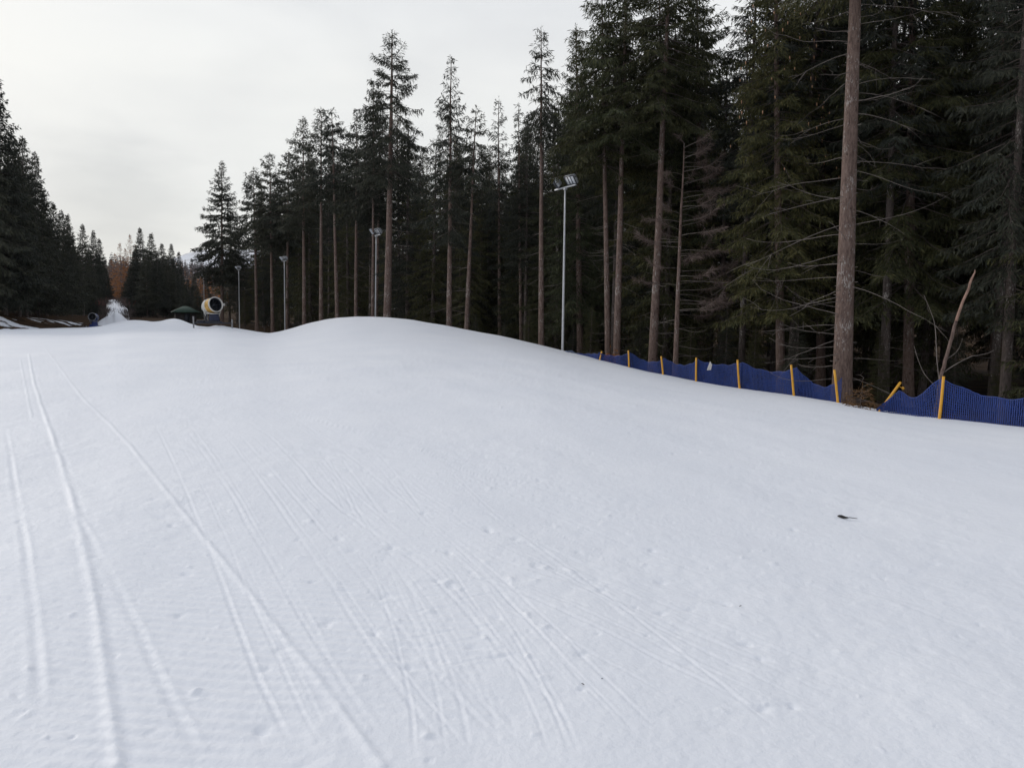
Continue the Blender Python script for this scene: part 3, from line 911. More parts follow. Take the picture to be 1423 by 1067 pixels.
    hero('dense spruce standing behind the big floodlight mast', 806, 485, 47, 800, 35, 440, 52, 10, 'green', 28, 0, patchy=0.06)
    hero('dense spruce closing the wood behind the clean pinkish trunk', 925, 500, 43, 915, -60, 430, 74, 11, 'green_warm', 29, 0, patchy=0.06)
    # cones on the olive spruce
    rng = np.random.default_rng(9)
    cone_root = [o for o in COL.objects if o.get('label', '').startswith('olive spruce hung')][0]
    Hc = (at(1078, -230, 34) - np.array(cone_root.location))[2]
    mb = MB(); mb.lathe([(0.004, 0), (0.022, -0.03), (0.024, -0.08), (0.012, -0.13), (0.001, -0.15)], 6)
    c0 = mb.build('cone', M['cone'], cone_root, smooth=True)
    for i in range(84):
        h = Hc * rng.uniform(0.40, 0.8); az = rng.uniform(PI * 0.9, 2.1 * PI)
        r_ = 2.35 * min(1, ((Hc - h) / (Hc * 0.8) * 1.25) ** 0.8) * rng.uniform(0.85, 1.1)
        c = np.array([math.cos(az) * r_, math.sin(az) * r_, h])
        q = c0 if i == 0 else c0.copy()
        if i: COL.objects.link(q)
        q.parent = cone_root; q.location = c; q.scale = (1, 1, rng.uniform(0.8, 1.2))


def build_fill():
    rng = np.random.default_rng(123)
    pts = []
    # --- right-hand wood: rows behind the front line
    def edge_x(y): return 2.9 + (41 - y) * 0.63
    def sow(count, tries, u0, u1, o0, o1, px0, px1, ms0, thin):
        got = 0
        for k in range(tries):
            u = rng.uniform(u0, u1); off = o0 + (o1 - o0) * rng.uniform(0, 1) ** 1.3
            x = 12.6 + PD[0] * (u - 20) + PN[0] * off; y = 25.6 + PD[1] * (u - 20) + PN[1] * off
            if y < 12: continue
            px, py = project((x, y, 0))
            if px < px0 or px > px1: continue
            d = math.hypot(x, y)
            ms = ms0 * (1 if d < 60 else 1.15 if d < 90 else 1.3)
            if any((x - a) ** 2 + (y - b) ** 2 < ms * ms for a, b, _ in pts): continue
            if off < 9 and rng.random() < thin: continue
            pts.append((x, y, off)); got += 1
            if got >= count: break
    sow(66, 5000, 40, 150, 4.0, 34, 296, 520, 2.5, 0.3)
    sow(28, 4000, 20, 90, 6, 22, 530, 800, 2.4, 0.3)
    sow(105, 6000, -6, 80, 4.5, 36, 480, 1650, 2.7, 0.55)
    for px, d in ((566, 66), (583, 70), (600, 63), (612, 72), (640, 62), (676, 64), (705, 66), (735, 58), (590, 80), (560, 78), (575, 92), (690, 78), (655, 76)):
        p = at(px, 450, d); pts.append((p[0], p[1], 1.0))
    n = 0
    for x, y, off in pts:
        H = rng.uniform(21, 29)
        zf = float(floor_z(x, y))
        px, py = project((x, y, zf + H))
        c, mx = sky_limit(px, 8)
        lim = mx + rng.uniform(6, 40)
        if py < lim:
            a, b = ray(px, lim)
            H = EYE + b * y - zf
        if H < 7: continue
        kind = 'bare' if rng.random() < 0.28 and off > 1.5 else 'full'
        plant(kind, int(rng.integers(0, 4)), x, y, H, rng.uniform(0.8, 1.15) * (26 / H) ** 0.5 * 0.95,
              'dark spruce packed inside the wood behind the front row of trunks on the fence side', 'spruces inside the fence-side wood', rng)
        n += 1
    # --- left-hand wood
    pl = []
    front = [(9, 104, 94), (-22, 60, 90), (38, 190, 106), (54, 212, 114), (80, 282, 138), (101, 298, 160), (117, 312, 182), (132, 320, 205), (143, 332, 225), (28, 185, 99), (66, 268, 128), (91, 292, 152)]
    names = ['tallest spruce of the far-side wood, cut by the photo edge', None, 'spruce with spiky top, third peak down the slope of the far-side wood', 'feathery spruce just right of the spiky far-side one']
    for i, (px, ty, d) in enumerate(front):
        p = at(px, 450, d)
        zf = float(floor_z(p[0], p[1])); H = at(px, ty, d)[2] - zf
        lab = names[i] if i < len(names) and names[i] else 'dark spruce in the descending row along the far side of the piste'
        grp = None if (i < len(names) and names[i]) else 'spruces along the far side of the piste'
        plant('far', i % 4, p[0], p[1], H, 0.95 * (26 / H) ** 0.4, lab, grp, rng)
        pl.append((p[0], p[1]))
    cnt = 0
    for k in range(4000):
        px = rng.uniform(-160, 150)
        dmin = np.interp(px, [-160, 0, 60, 150], [84, 95, 118, 205])
        d = dmin + rng.uniform(0, 46)
        p = at(px, 450, d)
        if any((p[0] - a) ** 2 + (p[1] - b) ** 2 < 12 for a, b in pl): continue
        c, mx = sky_limit(px, 6)
        ty = mx + rng.uniform(4, 90)
        zf = float(floor_z(p[0], p[1])); H = min(27, at(px, ty, d)[2] - zf)
        if H < 6: continue
        pl.append((p[0], p[1]))
        plant('far', int(rng.integers(0, 4)), p[0], p[1], H, rng.uniform(0.85, 1.1) * (26 / H) ** 0.4, 'dark spruce in the descending row along the far side of the piste', 'spruces along the far side of the piste', rng)
        cnt += 1
        if cnt >= 44: break
    # --- clump in the middle distance
    mid = [(197, 317, 205, 'pointed spruce, highest of the clump where the piste bends'), (213, 324, 212, None), (228, 339, 215, None), (240, 339, 220, None), (250, 350, 225, None), (205, 345, 198, None), (220, 352, 200, None), (235, 355, 204, None), (188, 350, 205, None),
           (246, 372, 210, None), (255, 385, 220, None), (181, 372, 208, None), (210, 350, 230, None), (192, 345, 228, None), (226, 356, 236, None), (242, 360, 240, None), (176, 392, 216, None), (253, 400, 208, None)]
    for i, (px, ty, d, lab) in enumerate(mid):
        p = at(px, 440, d); zf = float(floor_z(p[0], p[1])); H = at(px, ty, d)[2] - zf
        plant('far', i % 4, p[0], p[1], H, rng.uniform(0.85, 1.2) * (26 / H) ** 0.45, lab or 'dark spruce in the clump where the piste bends out of sight', None if lab else 'spruces of the clump at the bend', rng)
    for i, (px, ty, d) in enumerate([(170, 337, 235), (184, 326, 240), (163, 352, 245), (177, 345, 252), (158, 360, 262), (190, 340, 258)]):
        p = at(px, 440, d); zf = float(floor_z(p[0], p[1])); H = at(px, ty, d)[2] - zf
        plant('larch', i % 2, p[0], p[1], H, 0.75 * (26 / H) ** 0.45, 'rust-coloured larch beside the dark clump where the piste bends', 'rusty larches at the bend', rng, 'larch_tree')
    # --- brown trees behind the shelter
    for i, (px, ty, d) in enumerate([(262, 388, 190), (271, 384, 200), (281, 386, 195), (266, 398, 182), (276, 400, 178), (288, 392, 205), (258, 402, 186)]):
        p = at(px, 440, d); zf = float(floor_z(p[0], p[1])); H = at(px, ty, d)[2] - zf
        if i == 2: plant('larch', 1, p[0], p[1], H, 0.9 * (26 / H) ** 0.5, 'low rust-coloured larch between the shelter and the yellow snow gun', None, rng, 'larch_tree')
        else: plant('far', i % 4, p[0], p[1], H, 0.9 * (26 / H) ** 0.5, 'low dim tree in the gap behind the green-roofed shelter', 'low trees behind the shelter', rng)
    return n


def build_far():
    # wooded hill seen through the gap
    rng = np.random.default_rng(8)
    xs = np.linspace(-1500, 900, 90); ys = np.linspace(0, 700, 24)
    A, B = np.meshgrid(xs, ys)
    Y = 520 + B
    Z = 5 + 44 * sstep(0, 420, B) + 14 * pnoise(A * 0.006, B * 0.006, 51) + 0.022 * np.abs(A + 330) * sstep(0, 300, B)
    nr, nc = A.shape
    i = np.arange(nr - 1)[:, None] * nc; j = np.arange(nc - 1)[None]
    q = np.stack([i + j, i + j + 1, i + nc + j + 1, i + nc + j], -1).reshape(-1, 4)
    link('hill', mesh_np('hill', np.stack([A, Y, Z], -1), q, None, [M['floor']], smooth=True))['kind'] = 'structure'
    n = 5200
    x = rng.uniform(-900, 100, n); b = rng.uniform(0, 520, n)
    z = 5 + 44 * sstep(0, 420, b) + 14 * pnoise(x * 0.006, b * 0.006, 51) + 0.022 * np.abs(x + 330) * sstep(0, 300, b)
    base = np.column_stack([x, 520 + b, z])
    H = rng.uniform(9, 18, n); R = H * rng.uniform(0.12, 0.2, n)
    k = 5
    P, D, L, W = [], [], [], []
    for lv in range(7):
        f = lv / 7
        for kk in range(k):
            az = rng.uniform(0, 2 * PI, n)
            o = np.column_stack([np.cos(az), np.sin(az), np.full(n, -0.35)])
            P.append(base + np.array([0, 0, 1]) * (H * (0.2 + 0.8 * f))[:, None]); D.append(o)
            L.append(R * (1.05 - f) * rng.uniform(0.8, 1.4, n)); W.append(H * 0.05 * rng.uniform(0.7, 1.3, n))
    v, q = shoots_to_quads(np.vstack(P), np.vstack(D), np.concatenate(L), np.concatenate(W), rng)
    low = np.tile(b < 150 + rng.normal(0, 60, n), 35)
    mi = np.where(low & (np.tile(rng.random(n), 35) < 0.75), 1, np.tile((rng.random(n) < 0.25).astype(int) * 2, 35))
    o = link('hillside_wood', mesh_np('hillside_wood', v, q, None, [M['far_wood'], M['rust'], M['dead_twig']], mi))
    tag(o, 'brown and purplish wood covering the distant hillside seen through the gap', 'forest', None, 'stuff')
    # snow mountain in the cloud
    xs = np.linspace(-3600, 1800, 140); ys = np.linspace(0, 1800, 50)
    A, B = np.meshgrid(xs, ys)
    ridge = 330 * np.exp(-((A + 1250) / 800) ** 2) + 120 * np.exp(-((A - 300) / 900) ** 2)
    Z = -20 + ridge * sstep(0, 1500, B) + 40 * pnoise(A * 0.003, B * 0.003, 52) * sstep(0, 400, B) + 9 * pnoise(A * 0.02, B * 0.02, 53)
    nr, nc = A.shape
    i = np.arange(nr - 1)[:, None] * nc; j = np.arange(nc - 1)[None]
    q = np.stack([i + j, i + j + 1, i + nc + j + 1, i + nc + j], -1).reshape(-1, 4)
    link('mountain', mesh_np('mountain', np.stack([A, 2300 + B, Z], -1), q, None, [M['mountain']], smooth=True))['kind'] = 'structure'


def mat_mountain():
    m, nt, b = new_mat('cloud_faded_mountain_snow')
    co = obj_coord(nt)
    n = noise_node(nt, 0.012, 8, 0.72, co)
    r = ramp(nt, [(0.50, (0.8, 0.82, 0.86)), (0.58, (0.58, 0.57, 0.57)), (0.64, (0.75, 0.77, 0.8))])  # pale, low-contrast speckle: the fading into cloud is put into the colour
    nt.links.new(n.outputs['Fac'], r.inputs['Fac'])
    nt.links.new(r.outputs['Color'], b.inputs['Base Color'])
    b.inputs['Roughness'].default_value = 0.9
    return m


M['mountain'] = mat_mountain()
M['far_wood'] = mat_needles('far_wood_needles', [(0.25, (0.05, 0.045, 0.05)), (0.55, (0.09, 0.078, 0.083)), (0.9, (0.14, 0.12, 0.12))], 0)


# ------------------------------------------------------------------ fence
FAR_POSTS = [(836, 488, 833, 503), (873, 487, 874, 512), (919, 495, 921, 520), (968, 497, 967, 529), (1025, 500, 1028, 540), (1099, 507, 1104, 552), (1159, 514, 1165, 562)]
NEAR_POSTS = [(1251, 531, 1222, 572), (1311, 523, 1305, 584), (1468, 541, 1464, 605)]


def post_pts(p):
    d = crest_at((p[0] + p[2]) / 2, p[3]) + 0.25
    top = at(p[0], p[1], d); bot = at(p[2], p[3], d)
    g = float(snow_base(bot[0], d)) - 0.3
    k = (g - bot[2]) / (bot[2] - top[2])
    foot = bot + (bot - top) * k
    return foot, top


def net_panel(mb, A, B, topA, topB, sag, pitch=0.045, w=0.0105, botfun=None, topfun=None):
    """A,B = ground points (xy), knotted net hung between two posts"""
    L = math.hypot(B[0] - A[0], B[1] - A[1]); n = max(6, int(L / pitch))
    s = np.linspace(0, 1, n + 1)
    xy = A[None, :2] * (1 - s)[:, None] + B[None, :2] * s[:, None]
    nrm = np.array([-(B[1] - A[1]), B[0] - A[0]]) / L
    bulge = 0.10 * np.sin(PI * s) + 0.03 * np.sin(9 * s + A[0])
    xy = xy + nrm[None] * bulge[:, None]
    xy = xy + 0.075 * xy / np.linalg.norm(xy, axis=1)[:, None]
    top = topA * (1 - s) + topB * s - sag * 4 * s * (1 - s) + 0.02 * np.sin(23 * s + A[1])
    if topfun is not None: top = topfun(s, top)
    bot = snow_base(xy[:, 0], xy[:, 1]) - 0.05
    rows = max(5, int((np.mean(top - bot)) / (pitch * 1.05)))
    v = np.linspace(0, 1, rows + 1)
    G = np.zeros((rows + 1, n + 1, 3))
    G[..., 0] = xy[None, :, 0]; G[..., 1] = xy[None, :, 1]
    G[..., 2] = bot[None] * (1 - v)[:, None] + top[None] * v[:, None]
    G += 0.004 * np.random.default_rng(int(abs(A[0]) * 100)).normal(size=G.shape)
    t2 = np.array([nrm[0], nrm[1], 0.0]) * 0.006
    al = np.array([(B[0] - A[0]) / L, (B[1] - A[1]) / L, 0.0])
    def strip(line, wdir, ww):
        a = line - wdir * ww; b = line + wdir * ww
        m = len(line)
        vv = np.stack([a - t2, b - t2, b + t2, a + t2], 1).reshape(-1, 3)
        i = np.arange(m - 1)[:, None] * 4; j = np.arange(4)[None]; j2 = (j + 1) % 4
        mb.add(vv, np.stack([i + j, i + j2, i + 4 + j2, i + 4 + j], -1).reshape(-1, 4))
    for c in range(n + 1):
        strip(G[:, c], al, w)
    up = np.array([0, 0, 1.0])
    for r_ in range(rows + 1):
        strip(G[r_] + t2 * 2.4, up, w if r_ < rows else 0.016)


def build_fence():
    def fence(posts, label, ends):
        P = [post_pts(p) for p in posts]
        root = empty('safety_net_fence', P[0][0])
        def rel(o):
            o.location = -Vector(P[0][0]); return o
        for (foot, top), p in zip(P, posts):
            mb = MB(); ln = np.linspace(0, 1, 6)[:, None]
            mid = foot + (top - foot) * ln
            mid[:, 0] += 0.012 * np.sin(np.linspace(0, 3, 6) + foot[0])
            mb.tube(mid, [0.043, 0.043, 0.042, 0.041, 0.040, 0.038], 10)
            o = rel(mb.build('post', M['yellow_post'], root, smooth=False))
            if p[0] - p[2] > 15: o['label'] = 'yellow post leaning far over at the gap'
        return root, P, rel
    root, P, rel = fence(FAR_POSTS, '', None)
    sags = [0.16, 0.3, 0.27, 0.16, 0.27, 0.5]
    fe = at(796, 492, crest_at(796, 492) + 0.3)
    mb = MB()
    net_panel(mb, fe, P[0][0], fe[2] + 0.02, P[0][1][2] - 0.14, 0.02, 0.06, 0.0145)
    rel(mb.build('net', M['net'], root))
    for i in range(6):
        mb = MB()
        net_panel(mb, P[i][0], P[i + 1][0], P[i][1][2] - 0.10, P[i + 1][1][2] - (0.30 if i == 5 else 0.12), sags[i], 0.062 if i > 2 else 0.07, 0.0125 if i > 2 else 0.0145)
        rel(mb.build('net', M['net'], root))
    tag(root, 'long sagging blue net on seven yellow posts from the nearest mast to the thick trunk', 'fence')
    root, P, rel = fence(NEAR_POSTS, '', None)
    mb = MB()
    a = P[0][0].copy(); tp = at(1246, 541, P[0][0][1])
    fa = P[0][0] + np.array([0.12, 0, 0])
    net_panel(mb, fa, P[1][0], fa[2] + 0.35, P[1][1][2] - 0.10, 0.0, 0.058, 0.0115,
              topfun=lambda s, t: np.where(s < 0.3, fa[2] + 0.38 + (0.62) * np.clip(s / 0.3, 0, 1), 0) + np.where(s >= 0.3, fa[2] + 1.0 - 0.16 * sstep(0.3, 0.5, s) + (P[1][1][2] - 0.1 - fa[2] - 0.84) * sstep(0.55, 1.0, s), 0))
    rel(mb.build('net', M['net'], root))
    mb = MB()
    net_panel(mb, P[1][0], P[2][0], P[1][1][2] - 0.06, P[2][1][2] - 0.08, 0.36, 0.058, 0.0115)
    rel(mb.build('net', M['net'], root))
    mb = MB()
    c = at(1255, 539.5, P[0][0][1] + 0.02)
    mb.lathe([(0.001, 0.03), (0.03, 0.025), (0.05, 0.0), (0.03, -0.025), (0.001, -0.03)], 10, rot_to((0.2, -1, 0.3)), c)
    mb.tube(np.array([c + [-0.02, 0, 0], c + [-0.11, 0, 0.05]]), [0.012, 0.012], 6)
    rel(mb.build('post_clip', M['yellow_post'], root))
    tag(root, 'near stretch of blue net on yellow posts, its first post leaning over at the gap', 'fence')
    # white rag caught in the net
    d = crest_at(985, 510) + 0.15
    o_ = at(985, 503, d)
    pts = [at(987, 502, d), at(989.5, 507, d - 0.03), at(988, 514, d - 0.02), at(982.5, 514.5, d - 0.05), at(985, 508, d - 0.06)]
    me = bpy.data.meshes.new('rag')
    vs = [tuple(np.array(p) - o_) for p in pts]; back = [(x, y + 0.025, z) for x, y, z in vs]
    n = len(vs)
    fs = [tuple(range(n)), tuple(range(2 * n - 1, n - 1, -1))] + [(i, i + n, (i + 1) % n + n, (i + 1) % n) for i in range(n)]
    me.from_pydata(vs + back, [], fs); me.materials.append(M['cloth']); me.update()
    r = link('rag', me); r.location = o_
    tag(r, 'small white torn rag caught on the blue net', 'rag')
    # crumpled pale net end at the foot of the mast
    d = crest_at(792, 489) + 0.1
    mb = MB()
    A_ = at(786, 490, d); B_ = at(804, 494, d)
    for k in range(5):
        t = np.linspace(0, 1, 9)
        l = A_[None] * (1 - t)[:, None] + B_[None] * t[:, None]
        l[:, 2] += 0.03 * k + 0.04 * np.sin(t * 9 + k); l[:, 1] += 0.05 * np.sin(t * 7 + 2 * k)
        mb.tube(l - A_, 0.018, 5)
    o = mb.build('rolled_net', M['net_pale'], None, smooth=True); o.location = A_
    tag(o, 'crumpled pale blue bundle of net at the foot of the nearest mast', 'net')


M['net_pale'] = mat_plain('faded_net', (0.17, 0.21, 0.32), 0.7, 0, 0.25, 6)


# ------------------------------------------------------------------ floodlight masts
def make_floodlight(rot, center, root):
    """tapered housing with fins, front glass and bracket; local -Z is the glass side"""
    R = np.array(rot)
    mb = MB()
    v = []
    for z, sx, sy in ((-0.13, 0.36, 0.25), (0.0, 0.36, 0.25), (0.13, 0.25, 0.17), (0.17, 0.17, 0.12)):
        v += [[-sx, -sy, z], [sx, -sy, z], [sx, sy, z], [-sx, sy, z]]
    q = [(3, 2, 1, 0), (12, 13, 14, 15)]
    for l in range(3):
        for j in range(4):
            q.append((l * 4 + j, l * 4 + (j + 1) % 4, l * 4 + 4 + (j + 1) % 4, l * 4 + 4 + j))
    mb.add(np.array(v) @ R.T + center, q)
    for k in range(5):
        mb.box(np.array([-0.2 + 0.1 * k, 0, 0.12]) @ R.T + center, (0.018, 0.3, 0.13), R)
    h = mb.build('floodlight', M['lamp_housing'], root, bevel=0.012)
    g = MB(); g.box(np.array([0, 0, -0.135]) @ R.T + center, (0.64, 0.42, 0.014), R); g.build('glass', M['lamp_glass'], h)
    f = MB()
    for y in (-0.235, 0.235): f.box(np.array([0, y, -0.15]) @ R.T + center, (0.74, 0.035, 0.05), R)
    for x in (-0.353, 0.353, -0.11, 0.11): f.box(np.array([x, 0, -0.152]) @ R.T + center, (0.03, 0.432, 0.046), R)
    f.build('frame', M['lamp_dark'], h)
    return h


def make_mast(H, r0=0.075):
    root = empty('floodlight_mast', (0, 0, 0))
    mb = MB(); z = np.linspace(-0.6, H, 12)
    mb.tube(np.column_stack([z * 0, z * 0, z]), np.linspace(r0, r0 * 0.62, 12), 12); mb.build('pole', M['galv'], root, smooth=True)
    mb = MB(); mb.box((0, 0, H + 0.02), (2.0, 0.09, 0.07)); mb.box((0, 0, H - 0.06), (0.16, 0.16, 0.1)); mb.build('crossbar', M['galv'], root, bevel=0.008)
    for sx, rz, tilt in ((-0.70, -0.55, 1.0), (0.70, 0.12, 0.95)):
        R = Euler((tilt, 0, rz), 'XYZ').to_matrix()
        R = Matrix.Rotation(rz, 3, 'Z') @ Matrix.Rotation(-tilt, 3, 'X')
        c = np.array([sx, -0.05, H + 0.36])
        make_floodlight(R, c, root)
        b = MB()
        for e in (-0.39, 0.39):
            p = np.array([e, 0, 0.0]) @ np.array(R).T + c
            b.tube(np.array([[sx + e * 0.55 * math.cos(rz), e * 0.55 * math.sin(rz), H + 0.05], p]), 0.018, 5)
        b.build('bracket', M['galv'], root)
    return root


def build_masts():
    spec = [(785, 261, 782, 487, 41.3, 'nearest and tallest-looking floodlight mast at the end of the blue net'), (527.5, 328, 521, 440, 64, 'second floodlight mast, its pole coming out of the top of the snow mound'),
            (396.5, 363, 396, 460, 86, 'third floodlight mast, over the left foot of the mound'), (333.5, 375, 333, 457, 104, 'fourth floodlight mast, right of the yellow snow gun'), (285, 385, 284, 440, 130, 'farthest floodlight mast, directly behind the yellow snow gun')]
    protoM = None
    for i, (tx, ty, bx, by, d, lab) in enumerate(spec):
        t = at(tx, ty, d); b = at(bx, by, d)
        z0 = float(min(floor_z(b[0], d), b[2])) - 0.2
        k = (z0 - t[2]) / (b[2] - t[2])
        H = t[2] - z0
        if protoM is None:
            protoM = make_mast(H); o = protoM; H0 = H
            o.rotation_euler = (0, math.atan2(t[0] - b[0], t[2] - b[2]), math.radians(-60))
        else:
            o = copy_tree(protoM); o.scale = (1.0, 1.0, H / H0)
            o.rotation_euler = (0, math.atan2(t[0] - b[0], t[2] - b[2]) * 0.6, math.radians(-60))
        o.location = (b[0], d, z0)
        tag(o, lab, 'floodlight mast', 'floodlight masts along the wood')


# ------------------------------------------------------------------ snow guns
def snow_gun(name, loc, rotz, label, body, cover, base_col, S=1.0, pitch=0.2, yaw=0.0, frame=True):
    root = empty(name, loc, (0, 0, rotz)); root.scale = (S, S, S)
    # base frame with stabiliser posts
    b = MB()
    if frame:
        for y in (-0.45, 0.45): b.tube(np.array([[-1.45, y, 0.22], [1.45, y, 0.22]]), 0.05, 6)
        for x in (-0.7, 0.7): b.tube(np.array([[x, -0.5, 0.22], [x, 0.5, 0.22]]), 0.05, 6)
        b.box((-0.9, 0, 0.34), (0.55, 0.6, 0.2)); b.box((0.05, 0, 0.31), (1.3, 0.85, 0.14)); b.tube(np.array([[-0.5, -0.2, 0.3], [-0.45, -0.1, 1.1]]), 0.06, 6); b.tube(np.array([[0.55, 0.1, 0.3], [0.42, 0, 1.1]]), 0.06, 6)
    else:
        b.box((0, 0, 0.25), (1.05, 0.9, 0.5), taper=0.9)
        for y in (-0.35, 0.35): b.tube(np.array([[-0.9, y, 0.1], [0.8, y, 0.1]]), 0.05, 6)
    b.build('base_frame', M[base_col], root, bevel=0.02)
    for x, h in ((-1.45, 0.75), (1.45, 0.55)) if frame else ((-0.95, 0.3), (0.95, 0.3)):
        l = MB(); l.tube(np.array([[x, -0.45, -0.35], [x, -0.45, h]]), 0.06, 8); l.lathe([(0.001, -0.35), (0.16, -0.34), (0.16, -0.30), (0.001, -0.29)], 10, None, (x, -0.45, 0.0))
        l.build('stabiliser_leg', M['gun_grey'], root)
    c = MB(); c.box((0.12, 0.05, 0.72), (0.8, 0.55, 0.66), taper=0.85); c.build('control_box', M['gun_navy' if frame else 'gun_blue'], root, bevel=0.04)
    # yoke: two arms and a crossbar
    zc = 1.62
    y_ = MB()
    for sx in (-0.62, 0.62):
        y_.tube(np.array([[sx * 0.45, 0, 0.35], [sx * 0.8, 0, 0.8], [sx, 0, 1.15], [sx * 1.02, 0, zc]]), 0.045, 6)
    y_.tube(np.array([[-0.5, -0.3, 1.0], [0, -0.42, 0.97], [0.5, -0.3, 1.0]]), 0.045, 6)
    y_.build('yoke', M['gun_white'] if frame else M['gun_grey'], root)
    p = MB()
    p.tube(np.array([[-0.55, 0.35, 0.3], [-0.62, 0.3, 1.2], [-0.8, 0.3, 1.35]]), 0.035, 5); p.tube(np.array([[-0.3, 0.1, 0.3], [-0.42, 0.2, 1.15]]), 0.04, 5)
    p.build('hose', M['gun_grey'], root)
    # barrel along local -Y (muzzle), pitched up and yawed
    A = np.array(Matrix.Rotation(yaw, 3, 'Z') @ Matrix.Rotation(-pitch, 3, 'X') @ Matrix.Rotation(PI / 2, 3, 'X'))
    O = np.array([0, 0, zc])
    bm = MB()
    bm.lathe([(0.60, -0.42), (0.62, -0.30), (0.61, -0.05), (0.585, 0.25), (0.55, 0.50)], 32, A, O)
    barrel = bm.build('barrel', M[body], root, smooth=True)
    r = MB(); r.lathe([(0.00, -0.92), (0.25, -0.91), (0.42, -0.84), (0.54, -0.72), (0.61, -0.52), (0.64, -0.22), (0.64, -0.12), (0.60, -0.1)], 32, A, O); r.build('rear_cover', M[cover], barrel, smooth=True)
    f = MB(); f.lathe([(0.555, 0.44), (0.615, 0.46), (0.63, 0.56), (0.61, 0.62), (0.56, 0.62), (0.54, 0.5)], 36, A, O)
    for k in range(12):
        a = k * 2 * PI / 12; q = np.array([math.cos(a) * 0.60, math.sin(a) * 0.60, 0.58]) @ A.T + O
        f.lathe([(0.0, 0.07), (0.03, 0.06), (0.03, -0.05), (0.0, -0.05)], 6, A, q)
    q = np.array([0.72, 0.0, 0.52]) @ A.T + O
    f.box(q, (0.16, 0.2, 0.12), A)
    f.build('nozzle_ring', M['gun_white'] if frame else M['gun_grey'], barrel, smooth=False)
    fan = MB()
    fan.lathe([(0.0, 0.34), (0.10, 0.32), (0.16, 0.2), (0.17, 0.0), (0.0, 0.0)], 16, A, O)
    for k in range(9):
        a = k * 2 * PI / 9
        R2 = A @ np.array(Matrix.Rotation(a, 3, 'Z')) @ np.array(Matrix.Rotation(0.6, 3, 'X'))
        c_ = np.array([math.cos(a) * 0.33, math.sin(a) * 0.33, 0.08]) @ A.T + O
        fan.box(c_, (0.36, 0.16, 0.015), R2)
    fan.lathe([(0.0, -0.12), (0.52, -0.12), (0.535, 0.2), (0.54, 0.5)], 32, A, O)
    fan.build('fan', M['gun_dark'], barrel)
    tag(root, label, 'snow gun')
    return root


def build_guns():
    d = 66.5
    p = at(295.5, 453.5, d); z = float(snow_z(p[0], d))
    snow_gun('snow_gun', (p[0], d, z + 0.12), math.radians(26), 'yellow and white snow gun with round barrel on a dark frame', 'gun_yellow', 'gun_white', 'gun_dark', 1.08, 0.18, math.radians(25))
    # churned lumps of snow at its foot are part of the piste
    d = 104
    p = at(130.5, 453, d); z = float(snow_z(p[0], d))
    snow_gun('snow_gun', (p[0], d, z - 0.12), math.radians(8), 'small blue snow gun on a blue base far down the piste', 'gun_blue', 'gun_blue', 'gun_blue', 0.88, 0.15, 0.0, False)


def build_shelter():
    d = 122
    p = at(258, 445, d)
    z0 = float(floor_z(p[0], d)) - 0.1
    top = at(258, 425.5, d)[2] - z0; eave = at(258, 433.5, d)[2] - z0
    w = 17.5 * d / F
    root = empty('shelter', (p[0], d, z0), (0, 0, math.radians(28)))
    r = MB()
    th = 0.12
    hw = w
    v = [[-hw, -hw, eave], [hw, -hw, eave], [hw, hw, eave], [-hw, hw, eave], [-0.35, 0, top], [0.35, 0, top], [-hw, -hw, eave - th], [hw, -hw, eave - th], [hw, hw, eave - th], [-hw, hw, eave - th]]
    r.add(v, [(0, 1, 5, 4), (2, 3, 4, 5), (0, 6, 7, 1), (1, 7, 8, 2), (2, 8, 9, 3), (3, 9, 6, 0), (6, 9, 8, 7)], [(1, 2, 5), (3, 0, 4)])
    r.build('roof', M['roof_green'], root)
    wl = MB(); wl.box((0, 0, eave / 2 - 0.06), (hw * 1.5, hw * 1.5, eave - 0.14)); wl.build('wall', M['shed_wood'], root, bevel=0.03)
    dr = MB(); dr.box((0.1, -hw * 0.75 - 0.02, 0.95), (0.85, 0.05, 1.9)); dr.build('door', M['gun_dark'], root)
    tag(root, 'small dark wooden shelter with green hipped roof beyond the snow bumps', 'shelter')


